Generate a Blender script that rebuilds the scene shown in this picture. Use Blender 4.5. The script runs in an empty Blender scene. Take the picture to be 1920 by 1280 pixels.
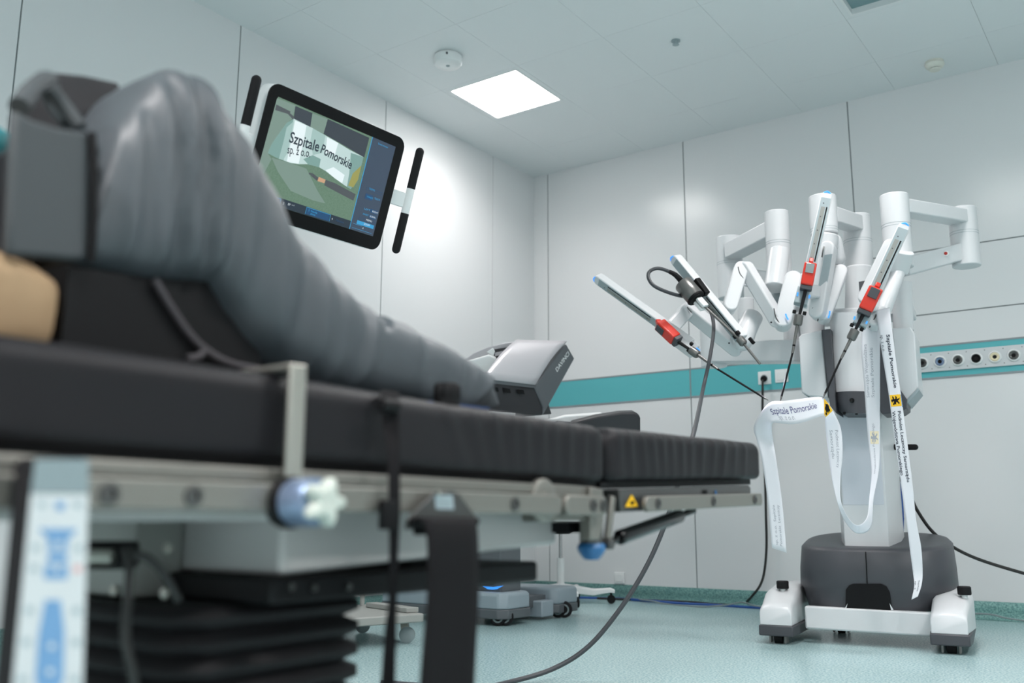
import bpy, bmesh, math, random
from mathutils import Vector as V, Matrix
random.seed(4)
SC = bpy.context.scene
COL = SC.collection
PI = math.pi
# ------------------------------------------------------------------ camera
F = 1785.757
YAW, PITCH, ROLL = 0.614583188, 0.184538802, 0.00211456688
H = 0.55
fw = V((-math.sin(YAW)*math.cos(PITCH), math.cos(YAW)*math.cos(PITCH), math.sin(PITCH)))
r0 = V((math.cos(YAW), math.sin(YAW), 0)); u0 = r0.cross(fw)
rt = r0*math.cos(ROLL) + u0*math.sin(ROLL); up = -r0*math.sin(ROLL) + u0*math.cos(ROLL)
CAM = V((0, 0, H))
cd = bpy.data.cameras.new('camera'); cam = bpy.data.objects.new('camera', cd); COL.objects.link(cam)
cd.sensor_width = 36; cd.lens = 36*F/1920; cd.clip_start = 0.02
cam.matrix_world = Matrix(((rt.x, up.x, -fw.x, 0), (rt.y, up.y, -fw.y, 0), (rt.z, up.z, -fw.z, H), (0, 0, 0, 1)))
cd.dof.use_dof = True; cd.dof.focus_distance = 3.6; cd.dof.aperture_fstop = 2.7; cd.dof.aperture_blades = 0
SC.camera = cam

def ray(x, y): return fw + rt*((x-960)/F) - up*((y-640)/F)
def at(x, y, d): return CAM + ray(x, y)*d                       # a point at distance d along the view axis
def onp(ax, val, x, y):                                         # a point on the plane axis = val
    d = ray(x, y); return CAM + d*((val-CAM[ax])/d[ax])
def dep(p): return (V(p)-CAM).dot(fw)
RO = V((-1.22, 4.38, 0)); RX = V((.9903, .139, 0)); RY = V((-.139, .9903, 0))
def rv(v, x, y):                                                # a point on the plane v metres behind the cart's front
    d = ray(x, y); return CAM + d*(((RO+RY*v)-CAM).dot(RY)/d.dot(RY))
def rl(u, v, z): return RO + RX*u + RY*v + V((0, 0, z))
# ------------------------------------------------------------------ materials
def lin(c): return tuple(((v/255)/12.92 if v/255 <= .04045 else ((v/255+.055)/1.055)**2.4) for v in c) + (1,)
MATS = {}
def mat(name, rgb, rough=.5, metal=0, bump=0, bscale=60, spec=.5, coat=0, emit=None, es=1, var=0, vscale=8, trans=0):
    m = bpy.data.materials.new(name); m.use_nodes = True
    nt = m.node_tree; b = nt.nodes['Principled BSDF']
    c = lin(rgb)
    b.inputs['Base Color'].default_value = c
    b.inputs['Roughness'].default_value = rough; b.inputs['Metallic'].default_value = metal
    b.inputs['Specular IOR Level'].default_value = spec; b.inputs['Coat Weight'].default_value = coat
    if emit:
        b.inputs['Emission Color'].default_value = lin(emit); b.inputs['Emission Strength'].default_value = es
    if bump or var:
        tc = nt.nodes.new('ShaderNodeTexCoord')
    if bump:
        n = nt.nodes.new('ShaderNodeTexNoise'); n.inputs['Scale'].default_value = bscale; n.inputs['Detail'].default_value = 3
        bp = nt.nodes.new('ShaderNodeBump'); bp.inputs['Strength'].default_value = bump; bp.inputs['Distance'].default_value = .01
        nt.links.new(tc.outputs['Object'], n.inputs['Vector']); nt.links.new(n.outputs['Fac'], bp.inputs['Height']); nt.links.new(bp.outputs['Normal'], b.inputs['Normal'])
    if var:
        n = nt.nodes.new('ShaderNodeTexNoise'); n.inputs['Scale'].default_value = vscale; n.inputs['Detail'].default_value = 4
        r = nt.nodes.new('ShaderNodeValToRGB')
        r.color_ramp.elements[0].position = .35; r.color_ramp.elements[1].position = .65
        r.color_ramp.elements[0].color = tuple(v*(1-var) for v in c[:3])+(1,); r.color_ramp.elements[1].color = tuple(min(1, v*(1+var)) for v in c[:3])+(1,)
        nt.links.new(tc.outputs['Object'], n.inputs['Vector']); nt.links.new(n.outputs['Fac'], r.inputs['Fac']); nt.links.new(r.outputs['Color'], b.inputs['Base Color'])
    if trans:
        t = nt.nodes.new('ShaderNodeBsdfTranslucent'); t.inputs['Color'].default_value = c
        mx = nt.nodes.new('ShaderNodeMixShader'); mx.inputs[0].default_value = trans
        nt.links.new(b.outputs[0], mx.inputs[1]); nt.links.new(t.outputs[0], mx.inputs[2]); nt.links.new(mx.outputs[0], nt.nodes['Material Output'].inputs[0])
    MATS[name] = m
    return m
mat('wall_panel', (222, 222, 223), .22, spec=.5, bump=.006, bscale=2.5)
mat('joint', (136, 140, 142), .6)
mat('ceiling_tile', (226, 229, 230), .6)
mat('stripe', (88, 176, 182), .4)
mat('stripe_edge', (140, 146, 150), .4)
mat('plastic_white', (230, 231, 231), .38)
mat('robot_white', (210, 211, 213), .32, spec=.5)
mat('rail_grey', (206, 208, 210), .4)
mat('robot_panel', (203, 206, 214), .4)
mat('robot_shade', (152, 164, 168), .45)  # plain grey on fittings, painted shade on the slide faces
mat('robot_dark', (66, 67, 72), .45)
mat('black', (13, 13, 15), .55, spec=.2)
mat('black_gloss', (8, 8, 10), .12, spec=.3)
mat('rubber', (26, 25, 27), .6, spec=.2)
mat('vinyl', (26, 25, 28), .5, bump=.05, bscale=300, spec=.22)
mat('fabric_grey', (70, 76, 81), .48, bump=.15, bscale=18)
mat('fabric_flap', (61, 66, 69), .65)
mat('rim', (64, 60, 64), .6)
mat('lining', (27, 27, 32), .6, bump=.3, bscale=14)
mat('teal', (20, 138, 146), .6)
mat('blue_edge', (20, 62, 120), .8)
mat('beige', (166, 138, 106), .75, bump=.25, bscale=14)
mat('webbing', (20, 19, 21), .8, spec=.15, bump=.2, bscale=500)
mat('aluminium', (130, 128, 122), .42, metal=.6)
mat('steel', (176, 174, 166), .3, metal=.8)
mat('steel_dark', (88, 88, 87), .35, metal=.7)
mat('table_paint', (170, 168, 167), .4, metal=.1)
mat('table_grey', (140, 142, 138), .45, metal=.2)
mat('blue_knob', (36, 96, 146), .4)
mat('clamp_blue', (132, 150, 178), .35, metal=.6)
mat('knob_white', (186, 192, 184), .6)
mat('remote_face', (196, 200, 202), .45)
mat('remote_grey', (128, 142, 146), .45)
mat('icon_blue', (104, 146, 186), .5)
mat('icon_dim', (150, 166, 172), .5)
mat('icon_red', (206, 150, 150), .5)
mat('yellow', (240, 186, 22), .5)
mat('red', (206, 44, 26), .3, coat=.4)
mat('red_button', (176, 40, 30), .4)
mat('gunmetal', (112, 111, 109), .3, metal=.6)
mat('chrome', (190, 190, 190), .18, metal=1)
mat('console_top', (190, 188, 192), .35, metal=.15)
mat('console_dark', (88, 92, 96), .4)
mat('console_black', (40, 40, 44), .5)
mat('console_base', (146, 158, 166), .45)
mat('led', (60, 150, 240), .4, emit=(60, 150, 255), es=.55)
mat('ribbon', (240, 240, 244), .45, trans=.3)
mat('ink', (58, 62, 74), .6)
mat('ink_glare', (92, 90, 132), .6)  # banner ink paled and tinted for the endoscope light's glare
mat('ink_faint', (164, 166, 174), .6)
mat('yellow_faint', (236, 222, 190), .6)
mat('cable', (58, 60, 64), .5)
mat('cable_black', (26, 25, 24), .5)
mat('cable_blue', (20, 76, 150), .5)
mat('cable_grey', (128, 140, 142), .5)
mat('lamp', (255, 255, 255), .5, emit=(255, 253, 250), es=11)
mat('lamp_off', (120, 150, 154), .15, spec=.6)
mat('trolley', (150, 151, 147), .5, metal=.1)
mat('detector', (222, 220, 210), .5)
mat('logo_text', (226, 229, 230), .4)
def floor_mat(name, base, dark, light, rough):
    m = bpy.data.materials.new(name); m.use_nodes = True; nt = m.node_tree; b = nt.nodes['Principled BSDF']
    tc = nt.nodes.new('ShaderNodeTexCoord')
    n = nt.nodes.new('ShaderNodeTexNoise'); n.inputs['Scale'].default_value = 120; n.inputs['Detail'].default_value = 3
    r = nt.nodes.new('ShaderNodeValToRGB'); e = r.color_ramp.elements
    e[0].position = .36; e[0].color = lin(dark); e[1].position = .66; e[1].color = lin(light)
    e.new(.5).color = lin(base)
    n2 = nt.nodes.new('ShaderNodeTexNoise'); n2.inputs['Scale'].default_value = 2.2
    mx = nt.nodes.new('ShaderNodeMix'); mx.data_type = 'RGBA'; mx.blend_type = 'MULTIPLY'; mx.inputs[0].default_value = .25
    r2 = nt.nodes.new('ShaderNodeValToRGB'); r2.color_ramp.elements[0].color = (.72, .76, .76, 1)
    L = nt.links.new
    L(tc.outputs['Object'], n.inputs['Vector']); L(tc.outputs['Object'], n2.inputs['Vector']); L(n.outputs['Fac'], r.inputs['Fac'])
    L(n2.outputs['Fac'], r2.inputs['Fac']); L(r.outputs['Color'], mx.inputs[6]); L(r2.outputs['Color'], mx.inputs[7]); L(mx.outputs[2], b.inputs['Base Color'])
    b.inputs['Roughness'].default_value = rough
    MATS[name] = m
floor_mat('floor_vinyl', (167, 193, 195), (130, 166, 168), (190, 211, 212), .26)
floor_mat('base_vinyl', (112, 158, 154), (82, 128, 126), (140, 182, 176), .45)
# ------------------------------------------------------------------ mesh helpers
def frame(axis, hint=(0, 0, 1)):
    a = V(axis).normalized(); h = V(hint); h = h - a*h.dot(a)
    if h.length < 1e-5:
        h = V((1, 0, 0)); h = h - a*h.dot(a)
    h.normalize(); return a, h, a.cross(h)
def box(bm, lo, hi):
    lo = V(lo); hi = V(hi)
    vs = [bm.verts.new((x, y, z)) for x in (lo.x, hi.x) for y in (lo.y, hi.y) for z in (lo.z, hi.z)]
    for f in ((0, 1, 3, 2), (4, 6, 7, 5), (0, 4, 5, 1), (2, 3, 7, 6), (0, 2, 6, 4), (1, 5, 7, 3)):
        bm.faces.new([vs[i] for i in f])
def beam(bm, p0, p1, w, h, hint=(0, 0, 1), w1=None, h1=None):   # rectangular bar; h along hint, w across
    p0 = V(p0); p1 = V(p1); a, hh, ww = frame(p1-p0, hint); w1 = w1 or w; h1 = h1 or h
    R = []
    for p, W, Hh in ((p0, w, h), (p1, w1, h1)):
        R.append([bm.verts.new(p + ww*(W/2*i) + hh*(Hh/2*j)) for i, j in ((-1, -1), (1, -1), (1, 1), (-1, 1))])
    for i in range(4):
        j = (i+1) % 4; bm.faces.new((R[0][i], R[0][j], R[1][j], R[1][i]))
    bm.faces.new(R[0][::-1]); bm.faces.new(R[1])
def loft(bm, rings, closed=True, caps=True):
    R = [[bm.verts.new(p) for p in r] for r in rings]
    n = len(R[0])
    for a, b in zip(R, R[1:]):
        for i in range(n if closed else n-1):
            j = (i+1) % n; bm.faces.new((a[i], a[j], b[j], b[i]))
    if caps and closed:
        bm.faces.new(R[0][::-1]); bm.faces.new(R[-1])
    return R
def cyl(bm, p0, p1, ra, rb=None, n=28):
    p0 = V(p0); p1 = V(p1); rb = ra if rb is None else rb; a, h, w = frame(p1-p0)
    loft(bm, [[p+(h*math.cos(2*PI*k/n)+w*math.sin(2*PI*k/n))*r for k in range(n)] for p, r in ((p0, ra), (p1, rb))])
def rod(bm, prof, p0, axis, n=28):                              # lathe: prof = [(distance along axis, radius)]
    a, h, w = frame(axis); p0 = V(p0)
    loft(bm, [[p0+a*t+(h*math.cos(2*PI*k/n)+w*math.sin(2*PI*k/n))*max(r, 1e-4) for k in range(n)] for t, r in prof])
def capsule(bm, p0, p1, r, n=24, k=5):
    p0 = V(p0); p1 = V(p1); L = (p1-p0).length
    prof = [(r-r*math.cos(PI/2*i/k)-r, r*math.sin(PI/2*i/k)) for i in range(k+1)] + [(L+r*math.sin(PI/2*i/k), r*math.cos(PI/2*i/k)) for i in range(k+1)]
    rod(bm, prof, p0, p1-p0, n)
def smooth(pts, sub=8):                                         # Catmull-Rom
    pts = [V(p) for p in pts]; P = [pts[0]*2-pts[1]]+pts+[pts[-1]*2-pts[-2]]; out = []
    for i in range(1, len(P)-2):
        for k in range(sub):
            t = k/sub; a, b, c, d = P[i-1:i+3]
            out.append(.5*((2*b)+(c-a)*t+(2*a-5*b+4*c-d)*t*t+(3*b-a-3*c+d)*t**3))
    out.append(pts[-1]); return out
def tube(bm, pts, r, n=10, sub=8, r1=None):
    P = smooth(pts, sub) if sub > 1 else [V(p) for p in pts]
    hint = V((.3, .5, .8)); rings = []
    for i, p in enumerate(P):
        a = (P[min(i+1, len(P)-1)]-P[max(i-1, 0)])
        a, h, w = frame(a, hint); hint = h
        rr = r if r1 is None else r+(r1-r)*i/(len(P)-1)
        rings.append([p+(h*math.cos(2*PI*k/n)+w*math.sin(2*PI*k/n))*rr for k in range(n)])
    loft(bm, rings)
def prism(bm, poly, vec):
    vec = V(vec); loft(bm, [[V(p) for p in poly], [V(p)+vec for p in poly]])
def rrect(w, h, r, k=5):                                        # rounded rectangle outline in 2D
    o = []
    for cx, cy, a0 in ((w/2-r, h/2-r, 0), (-w/2+r, h/2-r, PI/2), (-w/2+r, -h/2+r, PI), (w/2-r, -h/2+r, 3*PI/2)):
        for i in range(k+1):
            a = a0+PI/2*i/k; o.append((cx+r*math.cos(a), cy+r*math.sin(a)))
    return o
def M(fn=None, *a, **k):
    bm = bmesh.new()
    if fn: fn(bm, *a, **k)
    return bm
def obj(name, bm, m, parent=None, bevel=0, seg=2, ang=35, sub=0, sharp=True):
    bmesh.ops.recalc_face_normals(bm, faces=bm.faces)
    me = bpy.data.meshes.new(name); bm.to_mesh(me); bm.free()
    for p in me.polygons: p.use_smooth = True
    if sharp: me.set_sharp_from_angle(angle=math.radians(ang))
    me.materials.append(MATS[m])
    o = bpy.data.objects.new(name, me); COL.objects.link(o)
    if parent:
        o.parent = parent; o.matrix_parent_inverse = base_inv(parent)
    if bevel:
        b = o.modifiers.new('bevel', 'BEVEL'); b.width = bevel; b.segments = seg; b.limit_method = 'ANGLE'; b.angle_limit = math.radians(ang)
    if sub:
        s = o.modifiers.new('sub', 'SUBSURF'); s.levels = sub; s.render_levels = sub
    return o
def base_inv(p):
    mtx = Matrix.Identity(4); chain = []
    while p: chain.append(p); p = p.parent
    w = Matrix.Identity(4)
    for q in reversed(chain): w = w @ q.matrix_parent_inverse @ Matrix.Translation(q.location)
    return w.inverted()
def tag(o, label, cat, group=None):
    o['label'] = label; o['category'] = cat
    if group: o['group'] = group
    return o
def thing(name, label, cat, loc=(0, 0, 0), group=None):
    o = bpy.data.objects.new(name, None); COL.objects.link(o); o.location = loc; o.empty_display_size = .05
    return tag(o, label, cat, group)
def struct(name, bm, m, **k):
    o = obj(name, bm, m, **k); o['kind'] = 'structure'; return o
def part(name, parent):                                         # an empty part that carries sub-parts
    o = bpy.data.objects.new(name, None); COL.objects.link(o); o.empty_display_size = .03
    o.parent = parent; o.matrix_parent_inverse = base_inv(parent); return o
def copy_tree(o, d, parent=None, label=None):                   # a copy of a thing, its parts and sub-parts, moved by d
    c = o.copy(); COL.objects.link(c)
    if parent: c.parent = parent; c.matrix_parent_inverse = o.matrix_parent_inverse
    if d is not None: c.location = o.location + V(d)
    if label: c['label'] = label
    for ch in o.children: copy_tree(ch, None, c)
    return c
FONT = {}
def text_mesh(body, size=1, shear=0, align='LEFT', bold=0):
    cu = bpy.data.curves.new('text', 'FONT'); cu.body = body; cu.size = size; cu.align_x = align; cu.shear = shear; cu.offset = bold; cu.resolution_u = 3
    o = bpy.data.objects.new('text', cu); COL.objects.link(o)
    dg = bpy.context.evaluated_depsgraph_get(); me = bpy.data.meshes.new_from_object(o.evaluated_get(dg))
    bm = bmesh.new(); bm.from_mesh(me); bpy.data.objects.remove(o); bpy.data.curves.remove(cu); bpy.data.meshes.remove(me)
    bmesh.ops.triangulate(bm, faces=bm.faces)
    return bm
def text_on(name, body, fn, size, m, parent, fit=None, align='LEFT', bold=0, cut=0):
    bm = text_mesh(body, size, align=align, bold=bold)
    if cut: bmesh.ops.subdivide_edges(bm, edges=[e for e in bm.edges if e.calc_length() > cut], cuts=1)
    if fit:
        xs = [v.co.x for v in bm.verts]; k = fit/(max(xs)-min(xs))
        for v in bm.verts: v.co.x *= k
    for v in bm.verts: v.co = fn(v.co.x, v.co.y)
    return obj(name, bm, m, parent, sharp=False)
# ------------------------------------------------------------------ the room
XL, YB, ZC = -4.09, 6.10, 3.27
XR, YF = 3.2, -2.6
bm = M(); box(bm, (XL-.2, YF-.2, -.1), (XR+.2, YB+.2, 0)); struct('floor', bm, 'floor_vinyl')
# ceiling of 0.6 m tiles with fine joints; two cut-outs per lamp
gx = [-3.69+.6*k for k in range(-1, 13)]; gy = [4.43-.6*k for k in range(12, -4, -1)]
LAMPS = [(-3.39, 4.73), (-.99, 3.53), (1.41, 4.73), (1.41, 2.33), (1.41, -.07), (-.99, -1.27)]
OFF = (-.99, 4.73)
LAMP_W, LAMP_SPREAD = 40, 145
bm = M()
for a in gx:
    for b in gy:
        x0, x1, y0, y1 = max(a, XL), min(a+.5985, XR), max(b, YF), min(b+.5985, YB)
        if x1-x0 < .02 or y1-y0 < .02: continue
        cx, cy = a+.3, b+.3
        if any(abs(cx-lx) < .1 and abs(cy-ly) < .1 for lx, ly in LAMPS+[OFF]):
            i = .265                                            # frame of the tile round the lamp opening
            for lo, hi in (((x0, y0), (cx-i, y1)), ((cx+i, y0), (x1, y1)), ((cx-i, y0), (cx+i, cy-i)), ((cx-i, cy+i), (cx+i, y1))):
                box(bm, (lo[0], lo[1], ZC), (hi[0], hi[1], ZC+.02))
        else:
            box(bm, (x0, y0, ZC), (x1, y1, ZC+.003))
struct('ceiling', bm, 'ceiling_tile')
bm = M(); box(bm, (XL-.2, YF-.2, ZC+.07), (XR+.2, YB+.2, ZC+.1)); struct('ceiling_deck', bm, 'ceiling_tile')
def ceiling_light(x, y, on, label):
    t = thing('ceiling_light', label, 'ceiling light', (x, y, ZC), 'square ceiling lights')
    bm = M()
    for lo, hi in (((-.268, -.268), (-.255, .268)), ((.255, -.268), (.268, .268)), ((-.255, -.268), (.255, -.255)), ((-.255, .255), (.255, .268))):
        box(bm, (x+lo[0], y+lo[1], ZC-(.002 if on else .004)), (x+hi[0], y+hi[1], ZC+.05))
    obj('frame', bm, 'plastic_white', t)
    zz = ZC+(.006 if on else .03)
    bm = M(box, (x-.255, y-.255, zz), (x+.255, y+.255, zz+.012)); obj('diffuser', bm, 'lamp' if on else 'lamp_off', t)
for i, (x, y) in enumerate(LAMPS):
    al = bpy.data.lights.new('lamp', 'AREA'); al.shape = 'SQUARE'; al.size = .50; al.energy = LAMP_W*(.24, .55, .03, 1.2, 1.25, 1.9)[i]; al.color = (1, .955, .95); al.spread = math.radians(LAMP_SPREAD)
    ao = bpy.data.objects.new('lamp', al); COL.objects.link(ao); ao.location = (x, y, ZC+.004)
    ceiling_light(x, y, True, 'brightly lit square ceiling light panel above the tilted monitor' if i == 0 else
                  'lit square ceiling light panel outside the picture, ' + ('', 'in front of the robot cart', 'right of the robot near back wall', 'on the right halfway to the back wall', 'on the right beside the camera', 'over the floor behind the camera')[i])
ceiling_light(OFF[0], OFF[1], False, 'unlit square ceiling light panel with greenish diffuser at top right')

def wall(name, axis, val, seams, a0, a1, thick, hs=(), gap=.008):
    """vertical panels between seams on the plane axis = val; the backing behind the gaps is a trim"""
    bm = M(); edges = [a0]+list(seams)+[a1]
    for i, (s, e) in enumerate(zip(edges, edges[1:])):
        zs = [0.0]+(list(hs) if (hs and i >= len(edges)-hs_from) else [])+[ZC+.06]
        for z0, z1 in zip(zs, zs[1:]):
            g0, g1 = (gap/2 if s != a0 else 0), (gap/2 if e != a1 else 0)
            q0, q1 = (gap/2 if z0 else 0), (gap/2 if z1 < ZC else 0)
            if axis == 1: box(bm, (s+g0, val, z0+q0), (e-g1, val+thick, z1-q1))
            else: box(bm, (val+thick, s+g0, z0+q0), (val, e-g1, z1-q1))
    return struct(name, bm, 'wall_panel')
hs_from = 99
SB = [-3.958, -2.779, -1.596, -.413, .77, 1.95]
hs_from = 5
wall('wall_back', 1, YB, SB, XL, XR, .03, hs=(1.783, 2.183))
hs_from = 99
wall('wall_left', 0, XL, [-1.65, -.45, .75, 1.95, 3.151, 4.346, 5.541], YF, YB, -.03)
bm = M(); box(bm, (XL-.03, YB+.005, 0), (XR, YB+.05, ZC+.06)); struct('trim_1', bm, 'joint')
bm = M(); box(bm, (XL-.05, YF, 0), (XL-.005, YB, ZC+.06)); struct('trim_2', bm, 'joint')
bm = M(); box(bm, (XR, YF-.05, 0), (XR+.05, YB+.05, ZC+.06)); struct('wall_right', bm, 'wall_panel')
bm = M(); box(bm, (XL-.05, YF-.05, 0), (XR+.05, YF, ZC+.06)); struct('wall_front', bm, 'wall_panel')
# coved vinyl skirting
def skirt(name, pts):
    bm = M(); prof = [(0, 0), (.045, 0), (.03, .004), (.018, .013), (.010, .026), (.006, .05), (.006, .098), (0, .1)]
    (x0, y0), (x1, y1), (nx, ny) = pts
    loft(bm, [[V((x+nx*a, y+ny*a, z)) for a, z in prof] for x, y in ((x0, y0), (x1, y1))])
    struct(name, bm, 'base_vinyl', sharp=False)
skirt('baseboard_back', ((XL, YB), (XR, YB), (0, -1)))
skirt('baseboard_left', ((XL, YF), (XL, YB), (1, 0)))
# teal band on the back wall with thin metal edges, interrupted at the panel joints
bm = M(); be = M()
eds = [XL, -3.958, -2.779, -1.596, -.413, .77, 1.95, XR]
for s, e in zip(eds[1:], eds[2:]):
    box(bm, (s+.006, YB-.004, 1.395), (e-.006, YB+.001, 1.58))
    for z in (1.385, 1.58): box(be, (s+.006, YB-.006, z), (e-.006, YB+.001, z+.010))
struct('trim_3', bm, 'stripe'); struct('trim_4', be, 'stripe_edge')
# media panel with six round outlets on the right
t = thing('medical_gas_panel', 'light grey wall rail with a row of round medical gas outlets on the teal band', 'wall panel', (-.8, YB, 1.43))
bm = M(box, (-1.5, YB-.016, 1.428), (.4, YB-.003, 1.545)); obj('rail', bm, 'rail_grey', t, bevel=.003)
bm = M()
for k in range(14):
    for z in (1.445, 1.53): cyl(bm, (-1.2+k*.196/2*1.0 if k % 2 else -1.2+k*.098, YB-.0175, z), (-1.2+k*.098, YB-.015, z), .003, n=8)
obj('screw', bm, 'steel_dark', t)
for k, c in enumerate(('steel_dark', 'clamp_blue', 'gunmetal', 'black', 'yellow_faint', 'gunmetal', 'steel_dark')):
    x = -1.251+k*.0992; o = part('outlet', t)
    bm = M(rod, [(0, .036), (.006, .036), (.012, .030), (.012, .027), (.006, .026)], (x, YB-.016, 1.484), (0, -1, 0)); obj('collar', bm, 'plastic_white', o)
    bm = M(rod, [(0, .027), (.010, .025), (.014, .02), (.008, .012)], (x, YB-.016, 1.484), (0, -1, 0)); obj('ring', bm, c, o)
    bm = M(cyl, (x, YB-.016, 1.484), (x, YB-.026, 1.484), .011, n=16); obj('socket_hole', bm, 'black', o)
# sockets
def socket(x, z, w, label, hole=True):
    t = thing('wall_socket', label, 'wall socket', (x, YB, z))
    bm = M(box, (x-w/2, YB-.012, z-w/2), (x+w/2, YB, z+w/2)); obj('cover_plate', bm, 'plastic_white', t, bevel=.003)
    bm = M(box, (x-w*.33, YB-.016, z-w*.33), (x+w*.33, YB-.011, z+w*.33)); obj('socket_face', bm, 'plastic_white', t, bevel=.002)
    if hole:
        bm = M(rod, [(0, .024), (.004, .024), (.001, .021)], (x, YB-.017, z-.005), (0, -1, 0)); obj('socket_rim', bm, 'robot_shade', t)
socket(-2.243, 1.478, .088, 'white wall socket on the teal band with a black plug in it')
socket(-2.127, 1.482, .088, 'white empty square wall socket with closed cover on the teal band', False)
socket(-3.366, .145, .078, 'small white wall socket low on the back wall just above the skirting', False)
# ceiling fittings
p = onp(2, ZC, 840, 104); t = thing('smoke_alarm', 'larger round white ceiling alarm beside the lit light panel', 'smoke alarm', p)
bm = M(rod, [(0, .07), (.01, .07), (.012, .084), (.052, .084), (.062, .076), (.066, .03), (.066, 0)], p, (0, 0, -1), 36); obj('housing', bm, 'plastic_white', t, ang=50)
bm = M(rod, [(.064, .012), (.070, .010), (.072, 0)], p, (0, 0, -1), 16); obj('sensor_window', bm, 'robot_shade', t)
bm = M(); cyl(bm, p+V((.05, -.07, -.03)), p+V((.055, -.078, -.03)), .006, n=10); obj('indicator', bm, 'robot_dark', t)
p = onp(2, ZC, 1752, 116); t = thing('smoke_detector', 'small cream domed smoke detector on the ceiling near the right edge', 'smoke detector', p)
bm = M(rod, [(0, .052), (.014, .052), (.018, .056), (.034, .050), (.044, .038)], p, (0, 0, -1)); obj('housing', bm, 'detector', t, ang=50)
bm = M(rod, [(.040, .030), (.048, .030)], p, (0, 0, -1)); obj('vent_slot', bm, 'robot_dark', t)
bm = M(rod, [(.048, .034), (.054, .030), (.056, 0)], p, (0, 0, -1)); obj('cap', bm, 'detector', t)
p = onp(2, ZC, 1267, 76)
bm = M(rod, [(0, .026), (.006, .026), (.008, .016), (.022, .014), (.026, .020), (.03, 0)], p, (0, 0, -1), 20); tag(obj('sprinkler', bm, 'robot_shade'), 'tiny round grey fitting in the middle of the ceiling', 'ceiling sensor')

# ------------------------------------------------------------------ operating table
T = thing('operating_table', 'black padded operating table on a bellows column in the foreground', 'operating table', (-1.0, .85, 0))
NX, FX = -.76, -1.30
def mattress(y0, y1, zf, pleat, n, r=.022):
    bm = M(); rings = []
    prof = []
    for k in range(7): prof.append(('n', k/6))                  # near side, bottom to top
    for i in range(n+1):
        s = i/n; y = y0+(y1-y0)*s
        e0 = min(1, (y-y0)/.025+.001); e1 = min(1, (y1-y)/.025+.001); e = min(e0, e1); ins = r*(1-math.sqrt(max(0, 1-(1-e)**2)))
        zb, zt = zf(y); zb += ins*.5; zt -= ins
        w0, w1 = NX-ins, FX+ins
        ring = []
        for k in range(6):                                      # lower near corner
            a = PI*1.5+PI/2*k/5; ring.append((w0-r*.6+r*.6*math.cos(a), zb+r*.6+r*.6*math.sin(a)))
        for k in range(1, 8): 
            t_ = k/8; ring.append((w0, zb+r*.6+(zt-r-zb-r*.6)*t_))
        for k in range(6):
            a = PI/2*k/5; ring.append((w0-r+r*math.cos(a), zt-r+r*math.sin(a)))
        for k in range(6):
            a = PI/2+PI/2*k/5; ring.append((w1+r+r*math.cos(a), zt-r+r*math.sin(a)))
        for k in range(6):
            a = PI+PI/2*k/5; ring.append((w1+r*.6+r*.6*math.cos(a), zb+r*.6+r*.6*math.sin(a)))
        rr = []
        for x, z in ring:
            tz = (z-zb)/(zt-zb); d = 0
            if x > w0-r*1.01: d = pleat(y, tz)
            rr.append(V((x+d, y, z+(d*.12 if tz > .85 else 0))))
        rings.append(rr)
    loft(bm, rings); return bm
CR1 = [(.93, .5, .003), (.985, .35, .0045), (1.03, .25, .006), (1.075, .12, .005), (1.105, .1, .006), (1.15, .04, .0055), (1.185, .02, .004), (1.225, -.02, .006), (1.27, -.03, .005), (1.305, -.03, .004)]
CR2 = [(1.385, .05, .004), (1.415, .16, .006), (1.46, .2, .0045), (1.495, .18, .006), (1.535, .1, .005), (1.575, .05, .0045), (1.62, .0, .006), (1.665, -.08, .005), (1.715, -.12, .006), (1.77, -.16, .0045), (1.82, -.2, .0055), (1.875, -.2, .004), (1.93, -.15, .005)]
def crease(L, y, t):
    d = 0
    for y0, sl, a in L:
        yy = (y-y0-sl*.09*(t-1)*-1)/.012; d += .75*a*math.exp(-yy*yy)*(.25+.75*min(1, max(0, t*1.1)))*(1 if t < .93 else max(0, (1.0-t)/.07))
    return d
def pl1(y, t): return crease(CR1, y, t)+.0025*math.sin(y*9+t*2)*(1-max(0, min(1, (y-.98)/.12)))
def pl2(y, t): return crease(CR2, y, t)+.0015*math.sin(y*21+t)
obj('mattress', mattress(-.45, 1.345, lambda y: (.608, .698), pl1, 300), 'vinyl', T, sharp=False)
obj('leg_mattress', mattress(1.355, 2.03, lambda y: (.609+.028*(y-1.355)/.665, .699+.018*(y-1.355)/.665), pl2, 150), 'vinyl', T, sharp=False)
bm = M(); box(bm, (-1.30, -.45, .600), (-.775, 1.33, .608)); obj('support_board', bm, 'black', T)
bm = M(); prism(bm, [(-.775, 1.345, .598), (-.775, 1.99, .625), (-.775, 1.99, .636), (-.775, 1.345, .609)], (-.52, 0, 0)); obj('support_board', bm, 'black', T)
bm = M(); box(bm, (-1.28, -.45, .5845), (-.752, 1.16, .600)); obj('frame_profile', bm, 'aluminium', T, bevel=.003)
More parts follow.
